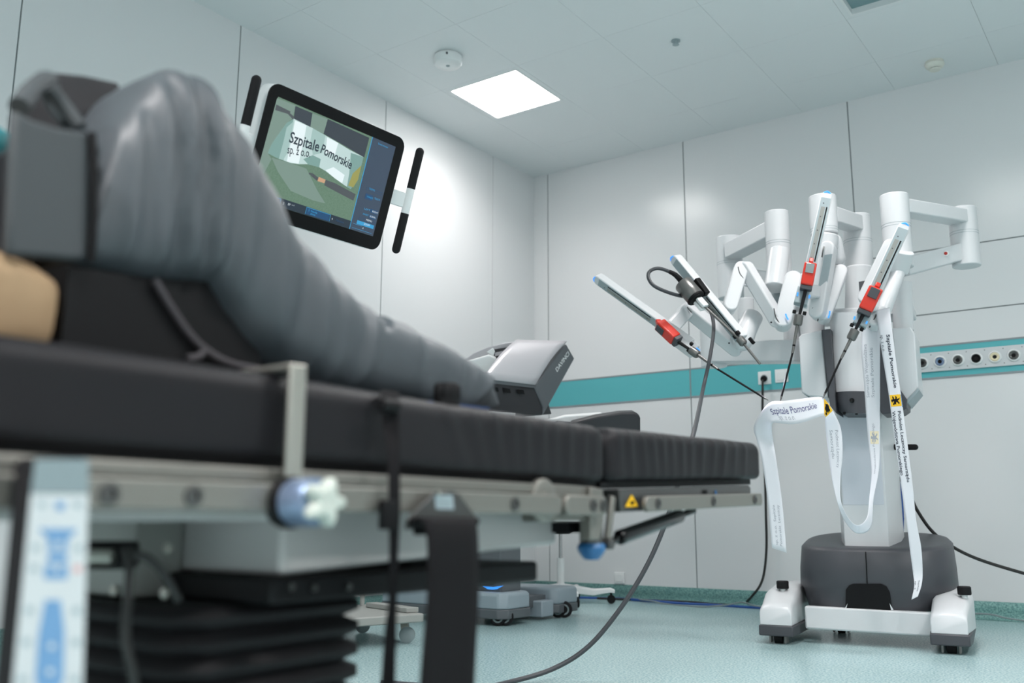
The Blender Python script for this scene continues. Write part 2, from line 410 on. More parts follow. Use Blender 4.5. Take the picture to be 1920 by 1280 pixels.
# side rails on the near side
def side_rail(pts_y0, y1, z0, z1, x=-.736, th=.010, zs=0):
    bm = M(); h = (z1-z0)/2; poly = []
    for k in range(9):
        a = PI/2+PI*k/8; poly.append(V((x, pts_y0+h*.6+h*.6*math.cos(a), z0+h+h*math.sin(a))))
    for k in range(9):
        a = -PI/2+PI*k/8; poly.append(V((x, y1-h*.6+h*.6*math.cos(a), z0+h+h*math.sin(a)+zs)))
    prism(bm, poly, (-th, 0, 0)); return bm
RAILS = []
r1 = obj('side_rail', side_rail(-.45, 1.168, .557, .584), 'aluminium', T, bevel=.002)
r2 = obj('side_rail', side_rail(1.18, 1.298, .556, .585), 'aluminium', T, bevel=.002)
r3 = obj('side_rail', side_rail(1.43, 1.955, .5625, .588, zs=.017), 'aluminium', T, bevel=.002)
for r, ys, z in ((r1, (.462, .545, .92, 1.05), .570), (r2, (1.255, 1.285), .571), (r3, (1.47, 1.70, 1.91), .580)):
    for y in ys:
        zz = z if r is not r3 else .5755+(y-1.43)/.525*.017
        bm = M(rod, [(0, .0095), (.002, .0095), (.0025, .005), (.0005, .0045)], (-.736, y, zz), (1, 0, 0), 20); obj('rail_screw', bm, 'steel_dark', r)
# head of the column
bm = M()
prism(bm, [(-.82, .725, .489), (-.82, 1.285, .512), (-.82, 1.285, .566), (-.82, .725, .566)], (-.42, 0, 0)); obj('column_head', bm, 'table_paint', T, bevel=.006)
bm = M(); box(bm, (-1.22, .735, .566), (-.80, 1.12, .5845)); obj('head_plate', bm, 'table_grey', T)
bm = M(); box(bm, (-1.25, .66, .462), (-.99, .724, .560)); obj('column_panel', bm, 'table_grey', T, bevel=.003)
bm = M(); box(bm, (-1.24, -.2, .548), (-.79, .724, .566)); obj('cross_member', bm, 'table_paint', T, bevel=.004)
for px_, py_ in ((318, 1028), (217, 1107), (312, 1112)):
    q = onp(1, .659, px_, py_); bm = M(rod, [(0, .006), (.004, .006), (.005, .003)], q, (0, -1, 0), 14); obj('bolt', bm, 'steel', T)
bm = M(); box(bm, (-1.22, .705, .459), (-.812, 1.22, .4885)); obj('collar', bm, 'black', T, bevel=.005)
for px_, py_ in ((545, 1100), (588, 1102), (653, 1100)):
    q = onp(0, -.811, px_, py_); obj('collar_bolt', M(cyl, q, q+V((.003, 0, 0)), .004, n=12), 'steel_dark', T)
# bellows: folded rubber sleeve
bm = M(); rings = []; zt = .459; nf = 16; fh = .0262
def bel(z, o):
    x0, x1, y0, y1, c = -1.20-o, -.862+o, .64-o, .90+o, .03
    return [V(p+(z,)) for p in ((x1-c, y0), (x1, y0+c), (x1, y1-c), (x1-c, y1), (x0+c, y1), (x0, y1-c), (x0, y0+c), (x0+c, y0))]
for k in range(nf):
    z = zt-k*fh
    rings += [bel(z, -.006), bel(z-fh*.36, .011), bel(z-fh*.64, .011), bel(z-fh*.999, -.006)]
loft(bm, rings); obj('bellows', bm, 'rubber', T, ang=70)
bm = M(); box(bm, (-1.30, .48, .0), (-.86, 1.00, .06)); obj('base', bm, 'table_grey', T, bevel=.015)
# hinge, leg section
q = onp(0, -.758, 1012, 938)
bm = M(rod, [(0, .031), (.008, .031), (.010, .028), (.010, .012), (.012, .011), (.012, 0)], q, (1, 0, 0), 36); obj('pivot', bm, 'aluminium', T)
bm = M(); prism(bm, [onp(0, -.76, *c) for c in ((1010, 905), (1112, 912), (1112, 975), (1010, 978))], (-.03, 0, 0)); obj('hinge_plate', bm, 'aluminium', T, bevel=.002)
bm = M(); prism(bm, [onp(0, -.752, *c) for c in ((1108, 912), (1131, 916), (1133, 978), (1124, 1012), (1108, 1012))], (-.02, 0, 0)); obj('hinge_plate', bm, 'aluminium', T, bevel=.002)
lp = obj('leg_plate', M(prism, [onp(0, -.758, *c) for c in ((1161, 917), (1404, 909), (1408, 914), (1408, 946), (1165, 960))], (-.05, 0, 0)), 'steel_dark', T, bevel=.002)
lp['label'] = 'brushed steel leg plate'
tri = [onp(0, -.757, *c) for c in ((1184, 927), (1172, 950), (1196, 949))]
bm = M(prism, tri, (.0006, 0, 0)); obj('warning_sticker', bm, 'yellow', lp)
bm = M(prism, [onp(0, -.7562, *c) for c in ((1180, 945), (1184, 938), (1190, 940), (1188, 946))], (.0003, 0, 0)); obj('warning_symbol', bm, 'black', lp)
bm = M(prism, [onp(0, -.757, *c) for c in ((1318, 918), (1326, 918), (1326, 926), (1318, 926))], (.0006, 0, 0)); obj('sticker', bm, 'black', lp)
q = onp(0, -.757, 1342, 923); bm = M(cyl, q, q+V((.0008, 0, 0)), .0045, n=20); obj('sticker', bm, 'blue_knob', lp)
q = onp(0, -.775, 1108, 958); q2 = onp(0, -.775, 1108, 1018)
bm = M(cyl, q, V((q.x, q.y, q2.z)), .0185); obj('knob_housing', bm, 'steel_dark', T)
bm = M(rod, [(0, .0195), (.006, .0225), (.012, .0215), (.020, .016), (.025, .011), (.026, 0)], V((q.x, q.y, q2.z)), (0, 0, -1)); o = obj('release_knob', bm, 'blue_knob', T); o['label'] = 'blue release knob'
pa, pb = onp(0, -.765, 1148, 930), onp(0, -.765, 1138, 1020)
bm = M(beam, pa, pb, .008, .014, (0, 1, 0)); obj('strut_link', bm, 'aluminium', T, bevel=.002)
bm = M(); q = onp(0, -.757, 1142, 1019); cyl(bm, q-V((.025, 0, 0)), q+V((.006, 0, 0)), .009); obj('strut_pivot', bm, 'steel_dark', T, bevel=.001)
pa, pb = onp(0, -.775, 1160, 1008), onp(0, -.775, 1276, 966); ax = (pb-pa)
bm = M(); rod(bm, [(0, .009), (.004, .0125), (.008, .0125), (ax.length*.97, .0125), (ax.length, .010)], pa, ax); cyl(bm, onp(0, -.775, 1145, 1016), pa, .006)
cyl(bm, pb, onp(0, -.775, 1300, 957), .006); obj('gas_strut', bm, 'black_gloss', T)
bm = M(box, (-.86, 1.27, .53), (-.79, 1.33, .545)); obj('latch', bm, 'black', T)
# plug and lead on the column
q = onp(0, -.97, 212, 1040)
bm = M(); beam(bm, q+V((-.03, -.02, 0)), q+V((.02, .014, 0)), .03, .030, (0, 0, 1)); pg = obj('connector', bm, 'black', T, bevel=.005)
bm = M(); tube(bm, [q+V((0, -.03, -.001)), q+V((.022, -.014, -.001))], .008, sub=2); obj('connector_ring', bm, 'steel', pg)
bm = M(); tube(bm, [at(238, 1030, .92), at(243, 1060, .91), at(240, 1120, .9), at(236, 1200, .89), at(252, 1290, .89), at(256, 1500, .9)], .0045); obj('lead', bm, 'cable_black', T)
bm = M(); tube(bm, [at(246, 1038, .94), at(280, 1048, .95), at(310, 1080, .96), at(335, 1125, .97)], .0042); obj('lead', bm, 'cable_black', T)

# ------------------------------------------------------------------ leg supports and cushion on the table
def lerp(tab, x):
    for (a, b), (c, d) in zip(tab, tab[1:]):
        if a <= x <= c: return b+(d-b)*(x-a)/(c-a)
    return tab[-1][1] if x > tab[-1][0] else tab[0][1]
top = [(166, 250), (180, 232), (200, 206), (228, 168), (258, 151), (285, 149), (310, 160), (330, 180), (365, 232), (400, 290), (440, 358), (480, 420), (515, 470), (550, 510), (600, 553), (650, 590), (668, 592), (700, 606), (750, 630), (790, 648), (830, 670), (870, 696), (900, 720), (920, 738), (932, 757)]
bot = [(166, 492), (290, 524), (400, 529), (430, 585), (470, 650), (520, 690), (560, 706), (640, 725), (700, 738), (800, 752), (900, 764), (932, 768)]
wid = [(166, .075), (290, .095), (420, .10), (560, .10), (750, .085), (880, .07), (932, .012)]
L = thing('leg_support', 'grey padded boot-shaped leg support lying on the operating table', 'leg support', (-.95, .8, .698))
FOLDS = [(236, 186, 13, .006), (292, 236, 15, .010), (322, 242, 13, -.010), (352, 258, 15, .011), (372, 290, 13, -.008), (392, 318, 12, .009), (412, 352, 12, -.005), (430, 385, 12, .006), (505, 440, 17, .006), (535, 490, 14, -.005), (575, 520, 15, .006), (612, 566, 12, .004), (650, 606, 13, -.004), (665, 625, 13, .005), (800, 700, 15, .005), (780, 730, 12, -.003), (850, 800, 9, .003), (878, 840, 8, .003), (900, 872, 7, .003)]
bm = M(); rings = []; NS = 260; NR = 44
for i in range(NS+1):
    x = 166+(932-166)*i/NS
    P = onp(0, -.95, x, lerp(top, x)); B = onp(0, -.872, x, lerp(bot, x)); w = lerp(wid, x)
    if x > 540: B.z = B.z+(.701-B.z)*min(1, (x-540)/60)
    if P.z < B.z+.012: P.z = B.z+.012
    mid = (P+B)/2; hv = (P-B)/2; ring = []
    for k in range(NR):
        a = 2*PI*k/NR; c, s = math.cos(a), math.sin(a)
        e = .72 if x > 470 else .45+.27*max(0, (x-400)/70); e = e if s < 0 or x > 470 else max(e, .45); cx = math.copysign(abs(c)**e, c); sz = math.copysign(abs(s)**(.72 if s > 0 else e), s)
        t_ = x/70
        d = .0015*math.sin(5*t_+3*sz)
        for xb, xt, wd_, am in FOLDS:
            g = (x-(xb+(xt-xb)*(sz+1)/2))/wd_; d += am*math.exp(-g*g)*(1 if c > -.2 else .2)
        if 655 < x < 672 and sz > .6 and c > 0: d -= .012
        q = V((-.95+w*cx+d*max(c, 0), mid.y+hv.y*sz, mid.z+hv.z*sz+d*.15*max(s, 0)))
        ring.append(q)
    rings.append(ring)
loft(bm, rings); obj('padded_sleeve', bm, 'fabric_grey', L, sharp=False)
# blue piping at the toe, teal lining peeping out along the top
bm = M(); tube(bm, [onp(0, -.872, x, lerp(bot, x)+0)+V((.001, 0, 0)) for x in (800, 830, 860, 890, 915)], .0012, sub=4)
for v in bm.verts: v.co.z = max(v.co.z, .6995)
obj('blue_piping', bm, 'blue_edge', L)
bm = M(); pts = [onp(0, -.985, x, lerp(top, x)-3) for x in (655, 672, 700, 730, 760, 790, 820, 850)]
tube(bm, pts, .006, sub=4); obj('teal_lining', bm, 'teal', L)
# upright calf flap at the open end, folded rim and dark inside
bm = M(); prism(bm, [onp(0, -.868, *c) for c in ((27, 203), (60, 222), (110, 238), (168, 247), (170, 300), (168, 400), (165, 488), (120, 486), (70, 482), (14, 478), (18, 400), (22, 300))], (-.014, 0, 0)); obj('calf_flap', bm, 'fabric_flap', L, bevel=.005)
bm = M(); prism(bm, [onp(0, -1.03, *c) for c in ((28, 192), (48, 166), (74, 150), (100, 134), (160, 140), (226, 154), (232, 250), (232, 380), (28, 380))], (-.014, 0, 0)); obj('inner_lining', bm, 'lining', L, bevel=.005)
bm = M(); prism(bm, [onp(0, -.895, *c) for c in ((120, 246), (172, 252), (172, 480), (95, 476), (95, 236))], (-.12, 0, 0)); obj('padding', bm, 'lining', L, bevel=.01)
bm = M(); tube(bm, [onp(0, -.90, 36, 200), onp(0, -.93, 60, 168), onp(0, -.97, 90, 150), onp(0, -.99, 100, 190), onp(0, -.97, 130, 230)], .010, sub=6)
tube(bm, [onp(0, -.93, 95, 165), onp(0, -.93, 118, 196), onp(0, -.92, 150, 238)], .008, sub=6); obj('lining_fold', bm, 'fabric_flap', L)
bm = M(); tube(bm, [onp(0, -.866, 172, 250), onp(0, -.864, 176, 320), onp(0, -.864, 175, 420), onp(0, -.866, 170, 492)], .0045, sub=6); obj('seam', bm, 'black', L)
# plain black block under the raised calf, with a grey tube along it
sh_top = [(128, 498), (290, 522), (400, 526), (440, 590), (490, 668)]
bm = M(); rings = []
for i in range(31):
    x = 128+(490-128)*i/30; P = onp(0, -.885, x, lerp(sh_top, x)); B = V((-.885, P.y, .699))
    if P.z < .704: P.z = .704
    rings.append([V((-.885, P.y, .699)), V((-.885, P.y, P.z)), V((-1.02, P.y, P.z)), V((-1.02, P.y, .699))])
loft(bm, rings); obj('black_block', bm, 'black', L)
bm = M(); tube(bm, [onp(0, -.878, *c) for c in ((290, 525), (320, 575), (352, 622), (385, 655), (430, 680), (490, 693))], .0042, sub=6)
tube(bm, [onp(0, -.878, *c) for c in ((384, 655), (372, 668), (350, 672))], .0042, sub=4); obj('grey_tube', bm, 'rim', L)
# second leg support, mostly cut off by the left edge
L2 = thing('leg_support', 'second leg support with teal lining, cut off at the left edge of the picture', 'leg support', (-1.17, .34, .698))
Y2 = onp(0, -1.17, 17, 270).y; ZT2 = onp(0, -1.12, 6, 232).z; ZB2 = onp(0, -1.09, 6, 272).z; bm = M(); rings = []
for i in range(13):
    s = i/12; y = Y2-.28+.28*s; w = .09*math.sqrt(max(.02, 1-(2*s-1)**4)); z1 = ZT2-.004*(2*s-1)**2; rings.append([V((-1.17+w*math.copysign(abs(math.cos(a))**.7, math.cos(a)), y, ZB2+(z1-ZB2)*math.copysign(abs(math.sin(a))**.7, math.sin(a)))) for a in [2*PI*k/24 for k in range(24)]])
loft(bm, rings); obj('teal_lining', bm, 'teal', L2, sharp=False)
bm = M(box, (-1.255, Y2-.28, .699), (-1.085, Y2-.004, onp(0, -1.085, 6, 312).z)); obj('padded_sleeve', bm, 'lining', L2, bevel=.02)
# beige cushion
YC = onp(0, -.89, 134, 560).y
bm = M(); rings = []
for i in range(25):
    s = i/24; y = .02+(YC-.02)*s; e = max(.02, 1-abs(2*s-1)**16)**.4; zt_ = .826-.03*s; ring = []
    for k in range(32):
        a = 2*PI*k/32; c, sn = math.cos(a), math.sin(a)
        ring.append(V((-.95+.075*e*math.copysign(abs(c)**.55, c)+.004*math.sin(s*14+3*sn), y, (.699+zt_)/2+(zt_-.699)/2*math.copysign(abs(sn)**.55, sn)*(e if sn > 0 else 1)+(.003*math.sin(s*11) if sn > .3 else 0))))
    rings.append(ring)
loft(bm, rings); tag(obj('cushion', bm, 'beige', sharp=False), 'beige fabric cushion on the table under the grey leg support', 'cushion')

# ------------------------------------------------------------------ clamps, straps and remote on the table's rail
t = thing('rail_clamp', 'steel bar clamp with white star knob fixed to the table rail', 'clamp', (-.73, .66, .57))
q0 = onp(0, -.735, 559, 690); zb_ = .586; y_ = onp(0, -.735, 559, 780).y
bm = M(); box(bm, (-.742, y_-.0108, zb_-.02), (-.736, y_+.0108, .705)); box(bm, (-.90, y_-.0108, .7005), (-.736, y_+.0108, .7065)); obj('steel_bar', bm, 'steel', t, bevel=.002)
cy = onp(0, -.72, 548, 926); cy = V((-.735, y_-.008, .566))
bm = M(rod, [(-.006, .024), (0, .026), (.008, .026), (.011, .023)], cy+V((-.002, 0, 0)), (1, 0, 0), 32); obj('clamp_disc', bm, 'black', t)
bm = M(rod, [(.009, .0225), (.012, .0235), (.040, .0235), (.043, .022)], cy, (1, 0, 0), 32); obj('clamp_body', bm, 'clamp_blue', t)
bm = M(cyl, cy+V((.042, 0, 0)), cy+V((.052, 0, 0)), .009); obj('spindle', bm, 'black', t)
bm = M(); N = 60; rg = []
for xx, sc in ((.041, .80), (.045, .96), (.050, 1), (.056, .96), (.059, .80), (.059, .40), (.057, .01)):
    rg.append([cy+V((xx, math.cos(2*PI*k/N)*sc*(.0190+.0058*math.cos(5*2*PI*k/N)), math.sin(2*PI*k/N)*sc*(.0190+.0058*math.cos(5*2*PI*k/N)))) for k in range(N)])
loft(bm, rg); obj('star_knob', bm, 'knob_white', t, ang=60)

def ribbon_surface(edges, n):
    A = smooth([e[0] for e in edges], n); B = smooth([e[1] for e in edges], n); return A, B
def strip_obj(name, A, B, th, m, parent=None, cross=6):
    bm = M(); rows = [[a+(b-a)*k/cross for k in range(cross+1)] for a, b in zip(A, B)]
    loft(bm, rows, closed=False, caps=False); o = obj(name, bm, m, parent, sharp=False)
    s = o.modifiers.new('solid', 'SOLIDIFY'); s.thickness = th; s.offset = 0; return o
# thin strap buckled at the mattress edge
t = thing('strap', 'thin black strap hanging over the mattress edge down to the floor', 'strap', (-.72, .83, .7))
e = [(at(712, 731, 1.118), at(748, 737, 1.128)), (at(714, 742, 1.085), at(748, 746, 1.09)), (at(717, 790, 1.08), at(748, 790, 1.085)), (at(727, 860, 1.06), at(749, 860, 1.066)), (at(729, 950, 1.05), at(750, 950, 1.056)), (at(730, 1050, 1.05), at(746, 1050, 1.054)),
     (at(728, 1130, 1.05), at(744, 1130, 1.054)), (at(722, 1180, 1.05), at(743, 1190, 1.056)), (at(716, 1250, 1.05), at(742, 1250, 1.05)), (at(712, 1330, 1.05), at(740, 1330, 1.05)), (at(712, 1450, 1.05), at(738, 1450, 1.05))]
strip_obj('webbing', *ribbon_surface(e, 6), .002, 'webbing', t)
bm = M(); q = at(729, 760, 1.075); cyl(bm, q-V((0, .014, 0)), q+V((0, .014, 0)), .008); obj('buckle', bm, 'black', t, bevel=.002)
bm = M(); q = at(733, 965, 1.055); box(bm, q-V((.004, .017, .016)), q+V((.008, .007, .016))); obj('rail_slide', bm, 'black', t, bevel=.002)
# wide strap on its bracket
t = thing('wide_strap', 'wide black webbing strap hanging from a grey bracket on the table rail', 'strap', (-.70, .92, .57))
bx = -.722
poly = [onp(0, bx, *c) for c in ((812, 926), (822, 921), (850, 920), (862, 926), (893, 968), (896, 990), (762, 992), (765, 972))]
bk = obj('bracket', M(prism, poly, (-.004, 0, 0)), 'steel_dark', t, bevel=.0012)
bm = M(prism, [onp(0, bx+.0006, *c) for c in ((815, 928), (848, 928), (851, 955), (817, 954))], (.0004, 0, 0)); obj('label_plate', bm, 'icon_dim', bk)
bm = M()
for yy in (934, 940, 946):
    a = [onp(0, bx+.0012, *c) for c in ((821, yy), (844, yy), (844, yy+2), (821, yy+2))]; prism(bm, a, (.0002, 0, 0))
obj('label_lines', bm, 'remote_grey', bk)
q = onp(0, bx+.001, 820, 923); bm = M(rod, [(0, .0035), (.003, .003), (.0035, 0)], q, (1, 0, 0), 12); obj('rivet', bm, 'steel', bk)
bm = M(cyl, onp(0, bx+.006, 772, 977), onp(0, bx+.006, 893, 977), .005); obj('strap_bar', bm, 'black', t)
e = [(onp(0, -.726, 776, 1002), onp(0, -.726, 880, 1002)), (onp(0, -.716, 776, 976), onp(0, -.716, 884, 974)), (onp(0, -.700, 790, 974), onp(0, -.700, 890, 976)), (onp(0, -.693, 800, 995), onp(0, -.693, 894, 995)), (onp(0, -.690, 803, 1040), onp(0, -.690, 896, 1040)), (onp(0, -.69, 802, 1120), onp(0, -.69, 896, 1120)),
     (onp(0, -.69, 795, 1200), onp(0, -.69, 892, 1200)), (onp(0, -.69, 788, 1290), onp(0, -.69, 888, 1290)), (onp(0, -.69, 784, 1420), onp(0, -.69, 885, 1420))]
strip_obj('webbing', *ribbon_surface(e, 6), .003, 'webbing', t)
# black ribbed knob on the mattress edge
q = onp(0, -.80, 838, 745); q.z = .6985
t = thing('clamp_knob', 'black ribbed knob lying on the mattress edge against the toe of the leg support', 'knob', q)
bm = M(); N = 72
loft(bm, [[q+V((math.cos(2*PI*k/N)*r*(1+.06*math.cos(12*2*PI*k/N)), math.sin(2*PI*k/N)*r*(1+.06*math.cos(12*2*PI*k/N)), z)) for k in range(N)] for z, r in ((.006, .016), (.010, .0178), (.027, .0168), (.030, .014))]); obj('grip', bm, 'black', t)
bm = M(cyl, q, q+V((0, 0, .009)), .018); obj('flange', bm, 'black', t)
# hand control
t = thing('remote_control', 'long hand control with blue symbols hanging from the table rail at lower left', 'remote control', (-.7, .4, .6))
c0, c1, c2, c3 = [onp(0, -.70, *c) for c in ((62, 856), (168, 856), (155, 1290), (20, 1290))]
ex = (c1-c0).normalized(); ez = V((0, -ex.z*0, 1))
c3 = c3+(c3-c0)*.12; c2 = c2+(c2-c1)*.12
def rem(s, v, o=0): return (c0+(c1-c0)*s)*(1-v)+(c3+(c2-c3)*s)*v + V((o, 0, 0))
bm = M(prism, [rem(s, v) for s, v in ((0, .03), (.06, 0), (.94, 0), (1, .03), (1, 1), (0, 1))], (-.026, 0, 0)); 
obj('housing', bm, 'rubber', t, bevel=.003)
bm = M(prism, [rem(s, v, .0004) for s, v in ((.03, .01), (.97, .01), (.985, .145), (.015, .145))], (.0008, 0, 0)); obj('grip_plate', bm, 'remote_grey', t)
bm = M(prism, [rem(s, v, .0004) for s, v in ((.015, .148), (.985, .148), (.985, 1), (.015, 1))], (.0008, 0, 0)); kp = obj('keypad', bm, 'remote_face', t)
bm = M()
def icon(pts): prism(bm, [rem(s, v, .0013) for s, v in pts], (.0003, 0, 0))
icon(((.42, .18), (.58, .18), (.58, .205), (.52, .215), (.42, .205)))
icon(((.18, .285), (.82, .285), (.70, .318), (.30, .318)))
icon(((.34, .32), (.66, .32), (.66, .365), (.34, .365))); icon(((.36, .375), (.66, .375), (.66, .415), (.36, .415)))
icon(((.32, .425), (.68, .425), (.68, .48), (.32, .48)))
icon(((.36, .56), (.60, .56), (.68, .68), (.70, .86), (.58, .93), (.42, .93), (.30, .86), (.30, .70)))
obj('blue_symbol', bm, 'icon_blue', kp)
bm = M()
for s, v in ((.5, .345), (.5, .44), (.5, .735), (.5, .83)): prism(bm, [rem(s+.05*math.cos(k*PI/4), v+.012*math.sin(k*PI/4), .0017) for k in range(8)], (.0003, 0, 0))
obj('white_symbol', bm, 'remote_face', kp)
for s, v in ((.2, .19), (.8, .19), (.16, .36), (.84, .36), (.16, .44), (.15, .60), (.85, .60), (.14, .72), (.86, .72), (.13, .86), (.86, .86)): bm = M(); prism(bm, [rem(s+dx, v+dv, .0013) for dx, dv in ((-.06, -.012), (.06, -.012), (.06, .012), (-.06, .012))], (.0003, 0, 0)); obj('button', bm, 'icon_dim', kp)
bm = M(prism, [rem(.84+dx, .44+dv, .0013) for dx, dv in ((-.06, -.012), (.06, -.012), (.06, .012), (-.06, .012))], (.0003, 0, 0)); obj('button', bm, 'icon_red', kp)
bm = M(); box(bm, (-.748, c0.y+.01, .572), (-.70, c1.y-.01, .582)); box(bm, (-.748, c0.y+.01, .582), (-.744, c1.y-.01, .592)); obj('hook', bm, 'black', t, bevel=.002)

# ------------------------------------------------------------------ monitor on its stand
MC = V((-2.1125, 1.9897, 1.6201)); mw = V((.0449, .999, .0026)).normalized(); md = V((-.3144, .0166, -.9492)); md = (md-mw*md.dot(mw)).normalized(); mn = md.cross(mw)
if mn.x < 0: mn = -mn
MW, MH = .56, .3877
t = thing('monitor', 'tilted touchscreen monitor with four black grips showing a printed ribbon', 'monitor', (-2.9, 2.0, 0))
def ms(a, b, o=0): return MC + mw*a + md*b + mn*o              # a right, b down, o out of the glass
ol = rrect(MW, MH, .035)
bm = M(); loft(bm, [[ms(a*s, b*s, o) for a, b in ol] for o, s in ((-.060, .93), (-.052, .985), (-.046, 1.0), (-.004, 1.0), (-.001, .995))]); obj('housing', bm, 'plastic_white', t, ang=60)
bm = M(); loft(bm, [[ms(a, b, o) for a, b in ol] for o in (-.001, .004)]); gl = obj('glass', bm, 'black_gloss', t, bevel=.001)
# screen picture: flat coloured areas behind the glass surface, 486 x 307 mm
sx0, sy0, sw, shh = -.0035-.2429, -.0037-.1535, .4858, .307
def scr(u, v, o=0): return ms(sx0+u*sw, sy0+v*shh, .0045+o)
def emi(name, rgb, s=.8):
    return mat(name, tuple(c*.4 for c in rgb), .15, emit=rgb, es=s)
def grad(name, stops, coord, s=.55):
    pass
emi('scr_green', (96, 124, 104)); emi('scr_ribbon', (186, 208, 206)); emi('scr_ribbon_hi', (226, 238, 240)); emi('scr_ribbon_lo', (122, 156, 150)); emi('scr_dark', (58, 66, 74)); emi('scr_side', (60, 74, 92)); emi('scr_blue', (56, 150, 200)); emi('scr_btn', (34, 74, 112)); emi('scr_white', (214, 224, 228))
emi('scr_text', (44, 56, 66)); emi('scr_ribbon_mid', (158, 186, 182)); emi('scr_yellow', (150, 148, 84)); emi('scr_bar', (40, 52, 64)); emi('scr_green_lo', (84, 110, 90)); emi('scr_orange', (196, 156, 124)); emi('scr_tool', (78, 84, 88)); emi('scr_pale', (120, 142, 132))
m = MATS['scr_green']; nt = m.node_tree; tc = nt.nodes.new('ShaderNodeTexCoord'); nz = nt.nodes.new('ShaderNodeTexNoise'); nz.inputs['Scale'].default_value = 220
rp = nt.nodes.new('ShaderNodeValToRGB'); rp.color_ramp.elements[0].color = lin((84, 112, 92)); rp.color_ramp.elements[1].color = lin((112, 138, 120))
nt.links.new(tc.outputs['Object'], nz.inputs['Vector']); nt.links.new(nz.outputs['Fac'], rp.inputs['Fac']); nt.links.new(rp.outputs['Color'], nt.nodes['Principled BSDF'].inputs['Emission Color'])
lay = [0]
def sp(name, m, polys, parent=None, o=None):
    if o is None: lay[0] += .00012; o = lay[0]
    for grp in ([polys] if 'line' in name else [[p] for p in polys]):
        bm = M()
        for p in grp: bm.faces.new([bm.verts.new(scr(u, v, o)) for u, v in p])
        ob = obj(name, bm, m, parent or sc_, sharp=False)
    return ob
bm = M(); loft(bm, [[scr(u, v, o) for u, v in ((0, 0), (1, 0), (1, 1), (0, 1))] for o in (-.002, 0)]); sc_ = obj('screen', bm, 'scr_green', t)
def q4(u0, v0, u1, v1): return ((u0, v0), (u1, v0), (u1, v1), (u0, v1))
def su(x, y):                                                   # a point of the screen seen at crop coordinates x, y
    d = ray(420+x/3.3675, 120+y/3.3675); p = CAM+d*((ms(0, 0, .0045)-CAM).dot(mn)/d.dot(mn)); r = p-MC
    return ((r.dot(mw)-sx0)/sw, (r.dot(md)-sy0)/shh)
def SP(name, m, *polys): sp(name, m, [[su(*c) for c in p] for p in polys])
SP('screen_shade', 'scr_pale', [(335, 215), (455, 262), (430, 345), (400, 370), (345, 440), (275, 560), (300, 600), (200, 790), (190, 790), (215, 660)])
SP('screen_shade', 'scr_dark', [(450, 265), (558, 310), (545, 398), (440, 345)], [(655, 347), (917, 466), (885, 590), (760, 515), (628, 440)])
SP('screen_shade', 'scr_pale', [(558, 310), (655, 347), (628, 440), (545, 398)], [(300, 590), (440, 632), (520, 660), (590, 800), (640, 880), (560, 860), (420, 800), (340, 680)])
SP('screen_tool', 'scr_tool', [(330, 255), (420, 300), (412, 318), (322, 290)], [(405, 300), (440, 330), (465, 405), (455, 412), (430, 345), (400, 312)])
SP('screen_banner', 'scr_ribbon', [(440, 345), (560, 405), (700, 485), (790, 540), (880, 587), (862, 660), (838, 730), (800, 790), (760, 765), (700, 722), (640, 675), (590, 645), (530, 632), (470, 632), (420, 625), (380, 610), (330, 592), (275, 562), (300, 505), (345, 440), (395, 372)])
SP('screen_banner_shade', 'scr_ribbon_lo', [(345, 440), (395, 372), (440, 345), (425, 400), (395, 500), (375, 608), (330, 592), (275, 562), (300, 505)], [(800, 560), (880, 587), (862, 660), (838, 730), (800, 790), (775, 774), (790, 690)], [(500, 600), (560, 575), (610, 600), (600, 652), (530, 633)])
SP('screen_banner_mid', 'scr_ribbon_mid', [(395, 400), (440, 360), (430, 420), (400, 560), (372, 606), (345, 598), (372, 500)], [(560, 405), (640, 450), (620, 560), (560, 575), (545, 480)])
SP('screen_banner_light', 'scr_ribbon_hi', [(448, 356), (520, 388), (505, 470), (470, 630), (395, 615), (420, 500)], [(650, 462), (720, 498), (700, 570), (640, 560)], [(640, 670), (690, 650), (760, 700), (745, 752), (700, 722)])
SP('screen_logo', 'scr_yellow', [(812, 690), (866, 640), (845, 730), (815, 778), (782, 768)])
SP('screen_tool', 'scr_tool', [(640, 730), (700, 752), (830, 822), (815, 862), (700, 802), (632, 765)], [(535, 685), (560, 690), (595, 718), (588, 738), (568, 715), (534, 694)], [(545, 700), (590, 722), (585, 736), (548, 706)])
SP('screen_tool', 'scr_orange', [(597, 712), (640, 730), (632, 752), (588, 738)])
sp('side_panel', 'scr_side', [q4(.785, 0, 1, 1)])
sp('panel_line', 'scr_blue', [q4(.779, 0, .785, 1)])
sp('bottom_bar', 'scr_bar', [q4(0, .915, .78, 1)])
sp('bar_button', 'scr_btn', [q4(.005, .925, .195, .99), q4(.405, .925, .595, .99), q4(.845, .745, .91, .79), q4(.845, .745, .91, .79)][:2])
sp('bar_line', 'scr_blue', [q4(.005, .918, .195, .923), q4(.405, .918, .6, .923), q4(.197, .92, .2, .99), q4(.4, .92, .403, .99), q4(.6, .92, .603, .99), q4(.80, .975, .98, .978), q4(.80, .93, .88, .933)])
sp('panel_button', 'scr_btn', [q4(.845, .585, .91, .64), q4(.92, .725, .985, .765), q4(.92, .785, .985, .825)])
sp('panel_button', 'scr_blue', [q4(.83, .885, .985, .925)])
bl = []
for a, b, c, d in ((.845, .585, .91, .64), (.92, .725, .985, .765), (.92, .785, .985, .825), (.84, .52, .985, .55), (.84, .845, .985, .87)):
    bl += [q4(a, b, c, b+.004), q4(a, d-.004, c, d), q4(a, b, a+.002, d), q4(c-.002, b, c, d)]
sp('panel_line', 'scr_btn', bl)
